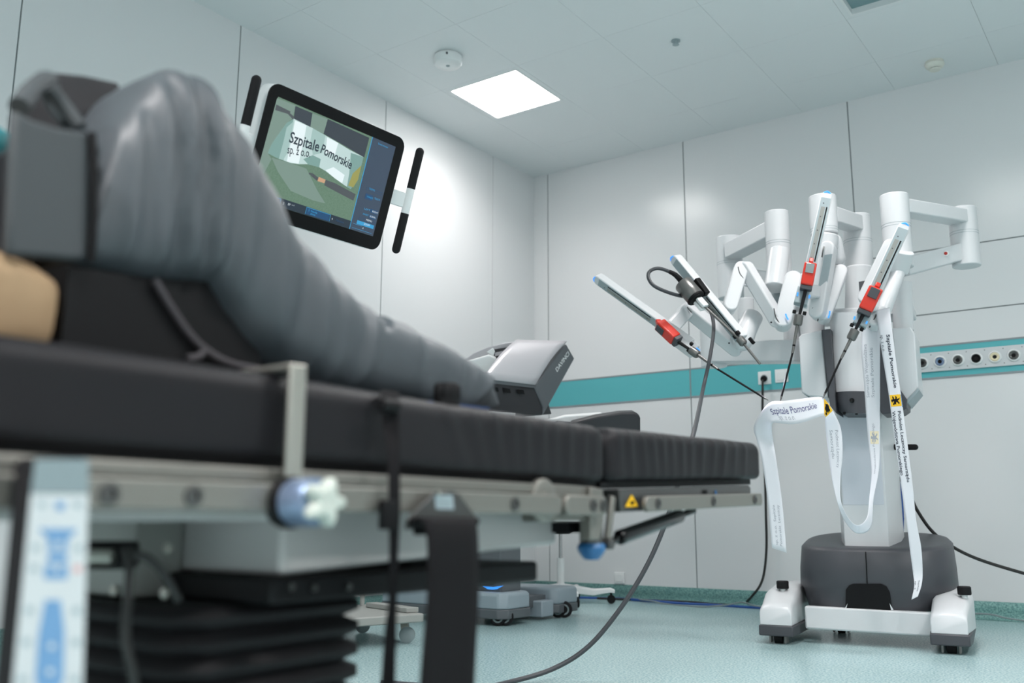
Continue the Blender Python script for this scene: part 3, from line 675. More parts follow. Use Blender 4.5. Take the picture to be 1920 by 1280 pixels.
def scr_text(body, u, v, size, m, fit=None, rot=0, bold=0):
    lay[0] += .00012; o = lay[0]; ca, sa = math.cos(rot), math.sin(rot)
    def fn(x, y): return scr(u, v, o)+mw*(x*ca+y*sa)+md*(x*sa-y*ca)
    text_on('screen_text', body, fn, size, m, sc_, fit, bold=bold)
def line_text(body, a, b, size, m, bold=0):                     # text whose baseline runs from a to b on the screen
    (u0, v0), (u1, v1) = su(*a), su(*b); dx, dy = (u1-u0)*sw, (v1-v0)*shh
    scr_text(body, u0, v0, size, m, fit=math.hypot(dx, dy), rot=math.atan2(dy, dx), bold=bold)
line_text('Szpitale', (405, 491), (591, 553), .046, 'scr_text', .0008)
line_text('Pomorskie', (601, 556), (794, 662), .040, 'scr_text', .0007)
line_text('sp. z o.o.', (394, 562), (538, 588), .036, 'scr_text', .0003)
scr_text('Stream monitor', .84, .05, .009, 'scr_blue', fit=.045)
for body, u, v, m_ in (('TILEPRO', .86, .535, 'scr_blue'), ('HANDS', .86, .622, 'scr_blue'), ('TELESTR', .925, .615, 'scr_blue'), ('LEFT', .86, .755, 'scr_blue'), ('RIGHT', .935, .755, 'scr_white'), ('INVERT', .86, .812, 'scr_blue'), ('NORMAL', .925, .812, 'scr_white'), ('MENU', .90, .862, 'scr_white'), ('ZOOM', .89, .91, 'scr_white')):
    scr_text(body, u, v, .0085, m_, fit=.026)
for body, u, v, m_ in (('1  Fenestrated', .015, .955, 'scr_blue'), ('bipolar', .035, .982, 'scr_blue'), ('2', .215, .965, 'scr_white'), ('30° ˄ ˅', .25, .96, 'scr_white'), ('3  Needle', .415, .955, 'scr_blue'), ('driver', .435, .982, 'scr_blue'), ('4', .612, .965, 'scr_white'), ('Maryland', .65, .965, 'scr_btn'), ('4', .885, .96, 'scr_white')):
    scr_text(body, u, v, .009, m_)
# brackets with grips
for s, pts in ((-1, ((470, 143), (457, 237), (450, 290), (428, 345))), (1, ((788, 276), (768, 352), (757, 402), (741, 476)))):
    o = part('handle', t)
    off = .012
    def hp(x, y):
        d = ray(x, y); c = ms(0, 0, off); return CAM+d*((c-CAM).dot(mn)/d.dot(mn))
    if s < 0: A, B, C_, D = hp(483, 141), hp(459, 233), hp(449, 288), hp(436, 335)
    else: A, B, C_, D = hp(789, 277), hp(770, 353), hp(759, 401), hp(741, 475)
    ax = (D-A).normalized()
    if s < 0: D = C_+ax*(B-A).length
    r = .0145
    B2 = A+ax*(B-A).length; C2 = A+ax*(C_-A).dot(ax)
    capsule(bm := M(), A+ax*r, B2, r); obj('grip', bm, 'rubber', o)
    capsule(bm := M(), C2, A+ax*((D-A).dot(ax)-r), r); obj('grip', bm, 'rubber', o)
    cyl(bm := M(), B2-ax*.001, C2+ax*.001, r*.98); 
    mid_ = (B2+C2)/2; inn = ms(s*MW*.47, (mid_-MC).dot(md), -.022)
    beam(bm, mid_-mn*.008, inn, .05, .018, mn); obj('bracket', bm, 'plastic_white', o, bevel=.002)
# mounting arm and floor stand behind the table
p_b = ms(0, .02, -.05); elbow = at(438, 301, 3.62); mast = V((-3.06, 2.02, 0)); mt = V((mast.x, mast.y, elbow.z))
bm = M(); beam(bm, p_b, p_b-mn*.07, .12, .12, md); cyl(bm, p_b-mn*.09-md*.05, p_b-mn*.09+md*.05, .04); obj('tilt_mount', bm, 'plastic_white', t, bevel=.006)
bm = M(); beam(bm, p_b-mn*.1, mt, .06, .05); cyl(bm, mt-V((0, 0, .05)), mt+V((0, 0, .04)), .045); obj('support_arm', bm, 'robot_shade', t, bevel=.006)
bm = M(cyl, (mast.x, mast.y, .09), (mast.x, mast.y, mt.z-.04), .03); obj('mast', bm, 'robot_shade', t)
bm = M(); box(bm, (mast.x-.28, mast.y-.24, .075), (mast.x+.22, mast.y+.24, .13)); obj('stand_base', bm, 'robot_shade', t, bevel=.02)
for dx in (-.22, .16):
    for dy in (-.18, .18):
        bm = M(); c = mast+V((dx, dy, .038)); cyl(bm, c-V((.012, 0, 0)), c+V((.012, 0, 0)), .0375); beam(bm, c, c+V((0, 0, .04)), .034, .03, (0, 1, 0)); obj('caster', bm, 'black', t)

# ------------------------------------------------------------------ surgeon console behind the table
t = thing('surgeon_console', 'grey surgeon console with slanted hood standing behind the operating table', 'console', (-3.4, 4.55, 0))
def skirt_poly(z, o=0):
    return [V((x, y, z)) for x, y in ((-3.86-o, 4.18-o), (-3.03, 4.165-o), (-2.985+o, 4.20), (-2.985+o, 4.40+o), (-3.10, 4.44), (-3.86-o, 4.44))]
bm = M(loft, [skirt_poly(.155, -.01), skirt_poly(.170, -.02)][:1]+[skirt_poly(.085)]); b1 = obj('base_cover', M(loft, [skirt_poly(.085), skirt_poly(.158), skirt_poly(.172, -.012)]), 'console_base', t, bevel=.008)
bm.free()
obj('base_skirt', M(loft, [skirt_poly(.036, .004), skirt_poly(.085, .004)]), 'console_dark', t, bevel=.006)
def foot_poly(z, o=0): return [V((x, y, z)) for x, y in ((-3.5, 4.68), (-3.03, 4.67-o), (-2.99+o, 4.70), (-2.99+o, 4.90), (-3.03, 4.95+o), (-3.5, 4.95+o))]
obj('foot_cover', M(loft, [foot_poly(.078), foot_poly(.15), foot_poly(.168, -.012)]), 'console_base', t, bevel=.01)
obj('foot_skirt', M(loft, [foot_poly(.03, .003), foot_poly(.078, .003)]), 'console_dark', t, bevel=.006)
bm = M(box, (-3.6, 4.43, .07), (-3.06, 4.69, .13)); obj('base_link', bm, 'console_dark', t)
bm = M(box, (-3.4, 4.545, .018), (-3.0, 4.665, .106)); obj('pedal_tray', bm, 'console_base', t, bevel=.008)
bm = M(box, (-3.045, 4.30, .11), (-2.975, 4.37, .15)); 
bm.free()
for wx, wy in ((-3.055, 4.215), (-3.03, 4.76), (-3.75, 4.25), (-3.42, 4.80)):
    w_ = part('wheel', t)
    for k in (0, .05):
        bm = M(rod, [(0, .033), (.002, .043), (.008, .046), (.016, .046), (.022, .043), (.024, .033)], (wx+k*.6, wy+k*.4, .046), (.35, -1, .0), 32); obj('tyre', bm, 'rubber', w_)
        bm = M(rod, [(.020, .031), (.026, .030), (.025, .022), (.020, .020), (.024, .008), (.024, 0)], (wx+k*.6, wy+k*.4, .046), (.35, -1, 0), 28); obj('hub', bm, 'cable_grey', w_)
bm = M(); box(bm, (-3.80, 4.21, .165), (-3.04, 4.40, 1.0)); obj('column', bm, 'console_dark', t, bevel=.012)
bm = M(prism, [onp(1, 4.209, *c) for c in ((700, 1060), (900, 1052), (930, 1062), (936, 1088), (925, 1096), (700, 1106))], (0, -.006, 0)); obj('column_recess', bm, 'console_black', t, bevel=.002)
bm = M(prism, [onp(1, 4.202, *c) for c in ((905, 1098), (925, 1100), (945, 1097), (932, 1104), (925, 1105), (915, 1104))], (0, -.003, 0)); o = obj('status_light', bm, 'led', t); o['label'] = 'blue glowing status light'
# hood
P2 = onp(0, -3.0, 1002, 722); P8 = onp(0, -3.0, 1019, 779); P5 = onp(0, -2.97, 1062, 642); pn_ = (P5-P2).cross(P8-P2); P7 = CAM+ray(1078, 672)*((P2-CAM).dot(pn_)/ray(1078, 672).dot(pn_))
P1 = onp(2, P2.z, 903, 711); P9 = onp(2, P8.z, 915, 771); P6 = onp(2, P5.z, 968, 640); Pm = onp(0, -3.0, 1020, 765)
bk_ = V((-.30, .10, 0))
bm = M()
def face(*ps): bm.faces.new([bm.verts.new(p) for p in ps])
# top panel slightly crowned
rows = []
for i in range(9):
    s = i/8; a = P1+(P6-P1)*s; b = P2+(P5-P2)*s; rows.append([a+(b-a)*k/8+V((0, 0, .028*math.sin(PI*k/8)**1*0+.035*math.sin(PI*s)*.6)) for k in range(9)])
loft(bm, rows, closed=False, caps=False); o = obj('top_panel', bm, 'console_top', t, sharp=False); s_ = o.modifiers.new('s', 'SOLIDIFY'); s_.thickness = .012; s_.offset = -1
dn = V((0, 0, -.006))
bm = M(); loft(bm, [[P2+dn, P5+dn, P7, P8, Pm], [p+V((-.22, .02, -.004)) for p in (P2+dn, P5+dn, P7, P8, Pm)]])
o = obj('hood', bm, 'console_dark', t, bevel=.01, seg=3)
bm = M(); loft(bm, [[P1+dn*2, P2+dn*2+V((-.01, 0, 0)), P8+V((-.012, 0, .004)), P9], [p+V((-.02, .12, .02)) for p in (P1+dn*2, P2+dn*2, P8, P9)]]); fr = obj('front_cover', bm, 'console_black', t, bevel=.004)
def hf(s, v, o=0):                                              # on the front cover
    a = P1+(P2-P1)*s; b = P9+(P8-P9)*s; n = (P2-P1).cross(P9-P1).normalized(); n = n if n.y < 0 else -n
    return a+(b-a)*v+n*o
for s0 in (.14, .36, .62):
    bm = M(prism, [hf(s0, .2, .001), hf(s0+.13, .2, .001), hf(s0+.13, .34, .001), hf(s0, .34, .001)], hf(0, 0, .0015)-hf(0, 0)); obj('vent', bm, 'black', fr)
bm = M(prism, [hf(0, -.02, .001), hf(1, -.02, .001), hf(1, .09, .001), hf(0, .09, .001)], hf(0, 0, .002)-hf(0, 0)); obj('edge_trim', bm, 'console_dark', fr)
def hs_(s, v):                                                  # on the right face of the hood
    return (P2*(1-s)+P5*s)*(1-v)+(P8*(1-s)+P7*s)*v + V((.004, -.001, 0))
va = (hs_(.9, .3)-hs_(.55, .55)); e1 = onp(0, -2.99, 1042, 698); e2 = onp(0, -2.98, 1064, 666); ax_ = (e2-e1).normalized(); nn = (P5-P2).cross(P8-P2).normalized(); nn = nn if nn.x > 0 else -nn; av = nn.cross(ax_)
av = av if av.z > 0 else -av
lift = hs_(.7, .4)
def dv(x, y): 
    p = e1+ax_*x+av*y; return p-nn*((p-P2).dot(nn))+nn*.0015
text_on('lettering', 'DAVINCI', dv, .037, 'logo_text', o, fit=(e2-e1).length*1.04, bold=.0007)
# curved rear shell, recess and white bracket on the left of the hood
d0 = dep(P6)
arc = [(860, 687), (872, 674), (890, 662), (915, 651), (945, 643), (985, 638), (1030, 637)]; arci = [(1030, 648), (985, 649), (945, 656), (920, 664), (900, 676), (888, 700)]
arc = [(858, 690), (870, 675), (888, 662), (914, 651), (945, 643), (985, 638), (1030, 636)]; arci = [(890, 702), (898, 688), (908, 675), (925, 666), (948, 659), (985, 655), (1030, 652)]
bm = M(loft, [[at(*a, d0+.01), at(*b, d0+.01), at(*b, d0+.2), at(*a, d0+.2)] for a, b in zip(arc[:-1], arci[:-1])]); obj('rear_shell', bm, 'console_top', t, bevel=.004, ang=50)
bm = M(prism, [at(x, y, d0-.02) for x, y in ((925, 655), (968, 648), (950, 690), (915, 720), (900, 690))], fw*.1); obj('recess', bm, 'console_black', t)
bm = M(prism, [at(x, y, d0-.06) for x, y in ((928, 661), (964, 653), (962, 659), (928, 668))], fw*.05); obj('recess_trim', bm, 'console_top', t)
bm = M(prism, [at(x, y, d0-.22) for x, y in ((858, 682), (918, 664), (930, 670), (932, 682), (926, 690), (905, 714), (880, 705))], fw*.12); obj('white_bracket', bm, 'plastic_white', t, bevel=.012, seg=3)
bm = M(prism, [at(x, y, d0-.2) for x, y in ((912, 660), (924, 652), (928, 658), (925, 668))], fw*.04); obj('white_bracket', bm, 'plastic_white', t, bevel=.004)
# arm rest in front of the hood
d_ = 5.0
bm = M(prism, [at(x, y, d_) for x, y in ((1072, 792), (1120, 780), (1165, 773), (1190, 772), (1198, 776), (1201, 784), (1201, 812), (1072, 812))], fw*.14); obj('armrest', bm, 'console_black', t, bevel=.012, seg=3)
bm = M(prism, [at(x, y, d_+.16) for x, y in ((1018, 790), (1060, 779), (1130, 774), (1128, 800), (1018, 800))], fw*.08); obj('armrest_tray', bm, 'plastic_white', t, bevel=.008)
pa = at(1060, 800, d_+.08); bm = M(); beam(bm, pa, V((-3.05, 4.4, .95)), .1, .06); obj('armrest_bracket', bm, 'console_dark', t)

# ------------------------------------------------------------------ stool
sx, sy = -3.52, 5.56
t = thing('stool', 'white wheeled stool with grey gas lift between console and back wall', 'stool', (sx, sy, 0))
bm = M(rod, [(0, .16), (.012, .175), (.045, .175), (.06, .15), (.062, 0)], (sx, sy, .475), (0, 0, 1), 36); obj('seat', bm, 'black', t)
bm = M(rod, [(0, .06), (.02, .09)], (sx, sy, .455), (0, 0, 1)); obj('seat_plate', bm, 'black', t)
bm = M(cyl, (sx, sy, .29), (sx, sy, .456), .012); obj('piston', bm, 'chrome', t)
bm = M(cyl, (sx, sy, .10), (sx, sy, .295), .025); obj('column', bm, 'plastic_white', t)
for k in range(5):
    a = -.72+2*PI*k/5; d = V((math.cos(a), math.sin(a), 0)); c = V((sx, sy, 0))
    o = part('leg', t)
    rg = []
    for s, z, w, h in ((.02, .10, .03, .03), (.12, .088, .022, .026), (.22, .075, .018, .022), (.28, .082, .017, .018), (.33, .088, .017, .016), (.36, .08, .012, .012)):
        p_ = c+d*s+V((0, 0, z)); n_ = V((-d.y, d.x, 0)); rg.append([p_+n_*w*x+V((0, 0, h*y)) for x, y in ((-1, -1), (1, -1), (1, .6), (.5, 1), (-.5, 1), (-1, .6))])
    bm = M(loft, rg); obj('spoke', bm, 'plastic_white', o, bevel=.004)
    bm = M(); q = c+d*.335+V((0, 0, .029)); n_ = V((-d.y, d.x, 0))
    for g in (-.014, .004): cyl(bm, q+n_*g, q+n_*(g+.014), .028)
    cyl(bm, q, q+V((0, 0, .05)), .008); obj('caster', bm, 'black', o)
# trolley whose corner shows behind the column
t = thing('equipment_trolley', 'low pale grey trolley platform on casters behind the black straps', 'trolley', (-3.2, 3.3, 0))
bm = M(); prism(bm, [(-2.88, 3.40, .095), (-3.02, 2.98, .095), (-3.55, 3.15, .095), (-3.42, 3.62, .095)], (0, 0, .038)); obj('platform', bm, 'trolley', t, bevel=.006)
bm = M(); prism(bm, [(-2.93, 3.42, .134), (-2.95, 3.36, .134), (-3.30, 3.46, .134), (-3.28, 3.52, .134)], (0, 0, .022)); obj('ledge', bm, 'trolley', t, bevel=.003)
for x, y in ((-2.965, 3.385), (-3.06, 3.05), (-3.49, 3.20), (-3.40, 3.55)):
    o = part('caster', t)
    bm = M(rod, [(0, .026), (.004, .036), (.018, .036), (.022, .026), (.024, .012)], (x-.006, y+.009, .036), (.5, -.86, 0), 28); obj('wheel', bm, 'cable_grey', o)
    bm = M(beam, (x-.012, y+.0, .04), (x-.026, y+.008, .095), .034, .034, (.5, -.86, 0)); obj('fork', bm, 'steel', o, bevel=.003)
for x, y in ((-3.38, 3.52), (-3.48, 3.2)):
    bm = M(cyl, (x, y, .133), (x, y, .50), .012); obj('post', bm, 'trolley', t)

# ------------------------------------------------------------------ surgical robot
R_ = thing('surgical_robot', 'tall white four-armed surgical robot cart on a dark grey base', 'robot', RO+RY*.35)
def px2m(n, p): return n*dep(p)/F
# base
bm = M(); prof = []
def body(z, u0, u1, v0, v1, zf=0):
    o = []; n = 36
    for k in range(n):
        a = 2*PI*k/n; c, s = math.cos(a), math.sin(a); ee = .62 if s < 0 else .9
        u = (u0+u1)/2+(u1-u0)/2*math.copysign(abs(c)**.6, c); v = (v0+v1)/2+(v1-v0)/2*math.copysign(abs(s)**ee, s)
        o.append(rl(u, v, z+(v-v0)*zf))
    return o
loft(bm, [body(.155, -.29, .30, .135, .72), body(.235, -.31, .355, .125, .74), body(.25, -.325, .366, .12, .75), body(.33, -.322, .364, .12, .75), body(.405, -.312, .356, .128, .74, .11), body(.421, -.297, .340, .142, .72, .12), body(.427, -.275, .318, .16, .70, .12), body(.431, -.1, .2, .25, .55, .12)])
obj('base_body', bm, 'robot_dark', R_, ang=60)
bm = M(); tube(bm, [rv(.112, 1623, 1034), rv(.112, 1624.5, 1062), rv(.112, 1626, 1096)], .0022, sub=3); obj('body_seam', bm, 'black', R_)
bm = M(prism, [rv(.116, *c) for c in ((1585, 1140), (1586, 1105), (1592, 1097), (1600, 1094), (1652, 1094), (1662, 1099), (1668, 1110), (1672, 1142))], RY*.02); obj('base_opening', bm, 'black', R_)
bm = M(); prism(bm, [rv(.112, *c) for c in ((1583, 1142), (1589, 1131), (1586, 1143))], RY*.01); obj('opening_edge', bm, 'robot_white', R_); bm = M(); prism(bm, [rv(.112, *c) for c in ((1668, 1131), (1675, 1143), (1671, 1144))], RY*.01); obj('opening_edge', bm, 'robot_white', R_)
bm = M(beam, rv(.13, 1511, 1156), rv(.13, 1752, 1170), .05, .100); obj('cross_bar', bm, 'robot_white', R_, bevel=.008)
# two front feet running back along the base
def foot(u0, u1, inner, sgn):
    o = part('foot', R_); rg = []
    for v, zt, ua, ub in ((0, .150, u0, u1), (.012, .168, u0, u1), (.05, .182, u0-.0, u1), (.16, .228, u0-.008*(1 if sgn < 0 else 0), u1+.01*(1 if sgn > 0 else 0)), (.30, .250, u0, u1+.02*(1 if sgn > 0 else 0)), (.50, .255, u0+.03*(1 if sgn < 0 else 0), u1), (.72, .240, u0+.08*(1 if sgn < 0 else 0), u1-.05*(1 if sgn > 0 else 0))):
        w = ub-ua; rg.append([rl(ua+w*a, v, .082+(zt-.082)*b) for a, b in ((0, 0), (0, .72), (.03, .86), (.12, .96), (.35, 1), (.65, 1), (.88, .97), (.97, .87), (1, .72), (1, 0))])
    bm = M(loft, rg); obj('foot_cover', bm, 'robot_white', o, ang=50, bevel=.004)
    bm = M(); loft(bm, [[rl(a, b, z) for a, b in ((u0-.005, -.006), (u1+.005, -.006), (u1+.012, .12), (u1+.005, .70), (u0-.005, .70), (u0-.012, .12))] for z in (.036, .083)]); obj('foot_skirt', bm, 'robot_dark', o, bevel=.006)
    kv = .16; ku = (u0+u1)/2+(.062 if sgn > 0 else .006)
    bm = M(); cyl(bm, rl(ku, kv, .22), rl(ku, kv, .235), .012); obj('knob_stem', bm, 'plastic_white', o)
    bm = M(rod, [(0, .026), (.004, .028), (.032, .028), (.036, .024)], rl(ku, kv, .234), (0, 0, 1)); obj('foot_knob', bm, 'rubber', o)
foot(-.450, -.308, 1, -1); foot(.265, .408, -1, 1)
for u, v in ((-.378, .05), (.337, .05), (-.19, .62), (.28, .62)):
    o = part('caster', R_)
    bm = M(rod, [(0, .018), (.003, .027), (.037, .027), (.04, .018)], rl(u-.02, v, .027), RX, 24); obj('wheel', bm, 'black', o)
    bm = M()
    for s in (-1, 1): beam(bm, rl(u+s*.034, v, .004), rl(u+s*.034, v, .05), .008, .05, RY)
    beam(bm, rl(u-.036, v, .047), rl(u+.036, v, .047), .05, .01); obj('fork', bm, 'gunmetal', o)
# column
bm = M(); loft(bm, [[rl(a, b, z) for a, b in ((-.098, .25), (.098, .25), (.135, .42), (.135, .58), (-.135, .58), (-.135, .42))] for z in (.40, 1.32)]); obj('column', bm, 'robot_white', R_, bevel=.004)
bm = M(); prism(bm, [rl(-.092, .2485, .62), rl(-.092, .2485, 1.05), rl(.088, .2485, 1.05), rl(.088, .2485, .62)], RY*.003); obj('column_panel', bm, 'robot_panel', R_, bevel=.001)
# head: centre shell, sensor block, side housings and dark fins
def hp_(v, pts, d, name, m, bevel=.006, par=None, seg=3): return obj(name, M(prism, [rv(v, *c) for c in pts], RY*d), m, par or R_, bevel=bevel, seg=seg)
bm = M(); rg = []
for y, xl, xr in ((588, 1558, 1634), (600, 1556, 1640), (660, 1558, 1642), (708, 1561, 1645), (736, 1563, 1646)):
    a, b = rv(.10, xl, y), rv(.10, xr, y); rr = []
    for k in range(13):
        s = k/12; rr.append(a+(b-a)*s-RY*(.045*math.sin(PI*s)**.7))
    rr += [b+RY*.3, a+RY*.3]; rg.append(rr)
loft(bm, rg); obj('centre_shell', bm, 'robot_white', R_, ang=50)
bm = M(); rg = []
for y, xl, xr in ((735, 1568, 1642), (752, 1568, 1642), (768, 1572, 1640), (776, 1580, 1636)):
    a, b = rv(.075, xl, y), rv(.075, xr, y); rr = [a+(b-a)*k/10-RY*(.045*math.sin(PI*k/10)**.7) for k in range(11)]; rr += [b+RY*.2, a+RY*.2]; rg.append(rr)
loft(bm, rg); sb = obj('sensor_block', bm, 'robot_dark', R_, ang=50)
q = rv(.04, 1598, 751); bm = M(rod, [(0, .011), (.006, .011), (.004, .006)], q-RY*.008, -RY, 20); obj('camera_lens', bm, 'black_gloss', sb)
for x in (1583, 1606): q = rv(.05, x, 777); obj('screw_cap', M(cyl, q, q+V((0, 0, .012)), .006, n=12), 'black', sb)
hp_(.06, ((1497, 632), (1503, 626), (1541, 618), (1549, 706), (1553, 745), (1516, 742), (1503, 735)), .26, 'side_housing', 'robot_white')
hp_(.08, ((1503, 736), (1516, 745), (1516, 742)), .2, 'housing_bevel', 'robot_shade', .0)
hp_(.035, ((1540, 618), (1557, 616), (1568, 775), (1556, 760), (1549, 700)), .24, 'dark_fin', 'robot_dark', .003)
hp_(.12, ((1672, 615), (1708, 613), (1715, 625), (1722, 725), (1700, 757), (1686, 757)), .26, 'side_housing', 'robot_white')
hp_(.115, ((1721, 727), (1724, 731), (1703, 756), (1692, 757)), .22, 'housing_bevel', 'robot_shade', .002)
hp_(.085, ((1642, 614), (1648, 614), (1668, 700), (1700, 748), (1700, 765), (1690, 772), (1654, 776), (1650, 770)), .2, 'dark_fin', 'robot_dark', .004)
bm = M(); cyl(bm, rv(.2, 1524, 628), rv(.2, 1522, 590), px2m(22, rv(.2, 1522, 600))); obj('riser', bm, 'robot_white', R_); bm = M(); cyl(bm, rv(.24, 1694, 620), rv(.24, 1691, 530), px2m(18, rv(.24, 1694, 600))); obj('riser', bm, 'robot_white', R_)
bm = M(); cyl(bm, rv(.3, 1612, 600), rv(.3, 1611, 500), px2m(27, rv(.3, 1612, 560)), px2m(24, rv(.3, 1612, 500))); beam(bm, rv(.33, 1500, 600), rv(.33, 1715, 585), .2, .05); obj('boom', bm, 'robot_white', R_, bevel=.008)

def C(o, name, v, a, b, rpx, m='robot_white', v1=None, bevel=.004, seam=None):
    p, q = rv(v, *a), rv(v if v1 is None else v1, *b); r = px2m(rpx, p)
    bm = M(cyl, p, q, r, n=36); ob = obj(name, bm, m, o, bevel=bevel, seg=3)
    if seam is not None:
        ax = (q-p).normalized(); c = p+(q-p)*seam
        bm = M(rod, [(-.0015, r), (-.0012, r+.0008), (.0012, r+.0008), (.0015, r)], c, ax, 36); obj('seam_ring', bm, 'robot_shade', o)
    return ob
def vert(o, name, v, x, y0, y1, rpx, seam=None, r=None):        # an upright cylinder whose axis stays vertical in the room
    p = rv(v, x, y1); q = rv(v, x, y0); q = V((p.x, p.y, q.z)); r = r or px2m(rpx, p)
    bm = M(cyl, p, q, r, n=40); obj(name, bm, 'robot_white', o, bevel=.005, seg=3)
    if seam:
        for z in (q.z+(p.z-q.z)*seam, q.z+(p.z-q.z)*seam-.012):
            bm = M(rod, [(-.001, r-.001), (-.0008, r+.0006), (.0008, r+.0006), (.001, r-.001)], V((p.x, p.y, z)), (0, 0, 1), 40); obj('seam_ring', bm, 'robot_shade', o)
    return p, q
def Bm(o, name, v0, a, v1, b, wpx, hpx, m='robot_white', hint=(0, 0, 1), bevel=.006):
    p, q = rv(v0, *a), rv(v1, *b); s = dep(p)/F; return obj(name, M(beam, p, q, wpx*s, hpx*s, hint), m, o, bevel=bevel, seg=3)
def pill(o, name, v0, a, v1, b, rpx, tpx, hint=(0, -1, 0), m='robot_white'):   # flat link with rounded ends; thickness along hint
    p, q = rv(v0, *a), rv(v1, *b); s = dep((p+q)/2)/F; ax, n_, w_ = frame(q-p, hint); r = rpx*s; t_ = tpx*s; out = []
    for k in range(11):
        an = PI/2+PI*k/10; out.append(p+ax*(r*math.cos(an))+w_*(r*math.sin(an)))
    for k in range(11):
        an = -PI/2+PI*k/10; out.append(q+ax*(r*math.cos(an))+w_*(r*math.sin(an)))
    bm = M(prism, [x-n_*(t_/2) for x in out], n_*t_); return obj(name, bm, m, o, bevel=min(.008, r*.3), seg=3)
def led(o, v, pts):
    bm = M(); tube(bm, [rv(v, *c) for c in pts], .0035, n=8, sub=3); ob = obj('status_light', bm, 'led', o); return ob
toC = lambda p: (CAM-p).normalized()
def rail(o, p, q, n, w=.052, h=.045, c0=.15, c1=.75):
    """instrument slide: white bar with rounded ends, grey channel along its face"""
    ax, nn, ww = frame(q-p, n); bm = M(); out = []; r = w/2
    for k in range(11):
        an = PI/2+PI*k/10; out.append(p+ax*(r*math.cos(an)+r)+ww*(r*math.sin(an)))
    out += [q+ww*(-r), q+ww*r]
    prism(bm, [x-nn*(h/2) for x in out], nn*h); obj('slide', bm, 'robot_white', o, bevel=.006, seg=3)
    Lh = (q-p).length
    def sl(name, m, s0, s1, w0, w1, dz, th):
        bm = M(prism, [p+ax*(Lh*s)+ww*wv+nn*(h/2+dz) for s, wv in ((s0, w0), (s1, w0), (s1, w1), (s0, w1))], nn*th); return obj(name, bm, m, o, bevel=.0006)
    sl('slide_face', 'robot_shade', .03 + .03, .99, -w*.42, w*.42, -.001, .002)  # white face coloured darker, for the shade it has when facing down
    sl('channel', 'table_grey', c0, c1, -w*.10, w*.26, .0005, .0012); sl('channel_slot', 'black', c0, c1, -w*.30, -w*.18, .0005, .0012)
    bm = M()
    for k in range(5):
        s = c0-.03+(c1-c0)*k/4; c = p+ax*(Lh*s)+ww*(w*.12)+nn*(h/2+.001); cyl(bm, c, c+nn*.001, .0028, n=10)
    obj('slide_screw', bm, 'robot_dark', o)
    bm = M(); c = p+ax*.006; tube(bm, [c+ww*(-r*.6)+nn*(h*.42)+ax*.004, c+nn*(h*.5)-ax*.003, c+ww*(r*.6)+nn*(h*.42)+ax*.004], .004, n=8, sub=4); obj('status_light', bm, 'led', o)
    return ax, nn, ww
def inst(label, p, q, cn, mt_, tip, ax, nn, w, face):
    """red drive unit p..q, shaft through the cannula at cn, metal sleeve to mt_, black shaft to tip"""
    t = thing('surgical_instrument', label, 'surgical instrument', p, 'red instruments in the robot arms')
    a, n2, w2 = frame(q-p, nn); Lh = (q-p).length; th = .052
    bm = M(); beam(bm, p, q, w, th, nn, w1=w*1.0, h1=th*.96); b = obj('drive_unit', bm, 'red', t, bevel=.007, seg=3)
    bm = M(prism, [p+a*(Lh*s)+w2*(w*v)+n2*(th/2+.0002) for s, v in ((.06, -.33), (.06, .33), (.48, .33), (.48, -.33))], n2*.004); obj('release_pad', bm, face, b, bevel=.003)
    bm = M(beam, q, q+a*.020, w*.95, th*.8, nn); obj('adapter', bm, 'robot_dark', t, bevel=.003)
    bm = M(beam, p-a*.022-n2*.012, p, w*.35, th*.5, nn); obj('cap', bm, 'red', t, bevel=.004)
    s0 = q+a*.02
    bm = M(); cyl(bm, s0, cn, .0085, .0055); obj('shaft', bm, 'rubber', t)
    d = (mt_-cn).normalized()
    bm = M(); rod(bm, [(-.030, .017), (-.028, .020), (.010, .020), (.016, .017), (.016, .009)], cn, d, 28); obj('cannula_head', bm, 'gunmetal', t)
    bm = M(); rod(bm, [(-.031, .014), (-.029, .0145)], cn, d, 20); obj('cannula_opening', bm, 'black', t)
    for s in (-1, 1): obj('clamp_jaw', M(beam, cn-d*.045+w2*(.014*s)-n2*.012, cn-d*.045+w2*(.030*s)-n2*.012, .016, .014, n2), 'black', t, bevel=.003)
    bm = M(cyl, cn+d*.01, mt_, .0075, .0058); obj('cannula', bm, 'gunmetal', t)
    bm = M(rod, [(-.004, .0066), (.004, .0066)], mt_-d*.035, d, 16); obj('depth_mark', bm, 'black', t)
    d2 = (tip-mt_).normalized(); Lt = (tip-mt_).length
    bm = M(cyl, mt_, tip-d2*.022, .0045); obj('tube', bm, 'black', t)
    bm = M(); cyl(bm, tip-d2*.024, tip-d2*.012, .0042); a2, h2, w3 = frame(d2)
    for s in (-1, 1): beam(bm, tip-d2*.013, tip+w3*(.003*s), .004, .003)
    obj('jaws', bm, 'gunmetal', t); return t, d

# --- arm on the far left
A1 = part('arm', R_)
vert(A1, 'joint', .42, 1339, 619, 688, 24)
Bm(A1, 'link', .40, (1350, 662), .20, (1505, 659), 50, 38)
q = rv(.36, 1366, 659); bm = M(rod, [(0, .014), (.003, .014), (.003, .008)], q-RY*.022, -RY, 20); obj('button_ring', bm, 'plastic_white', A1); bm = M(rod, [(.002, .0085), (.006, .007), (.007, 0)], q-RY*.022, -RY, 16); obj('button', bm, 'red_button', A1)
C(A1, 'joint', .38, (1398, 560), (1399, 600), 15); C(A1, 'joint', .10, (1412, 592), (1388, 640), 19, v1=.0)
bm = M(capsule, rv(.08, 1408, 602), rv(0, 1392, 640), px2m(18, rv(.08, 1408, 600))); obj('wrist', bm, 'robot_white', A1)
pill(A1, 'link', -.04, (1292, 580), .06, (1380, 652), 13, 26, hint=(-.3, -1, -.3))
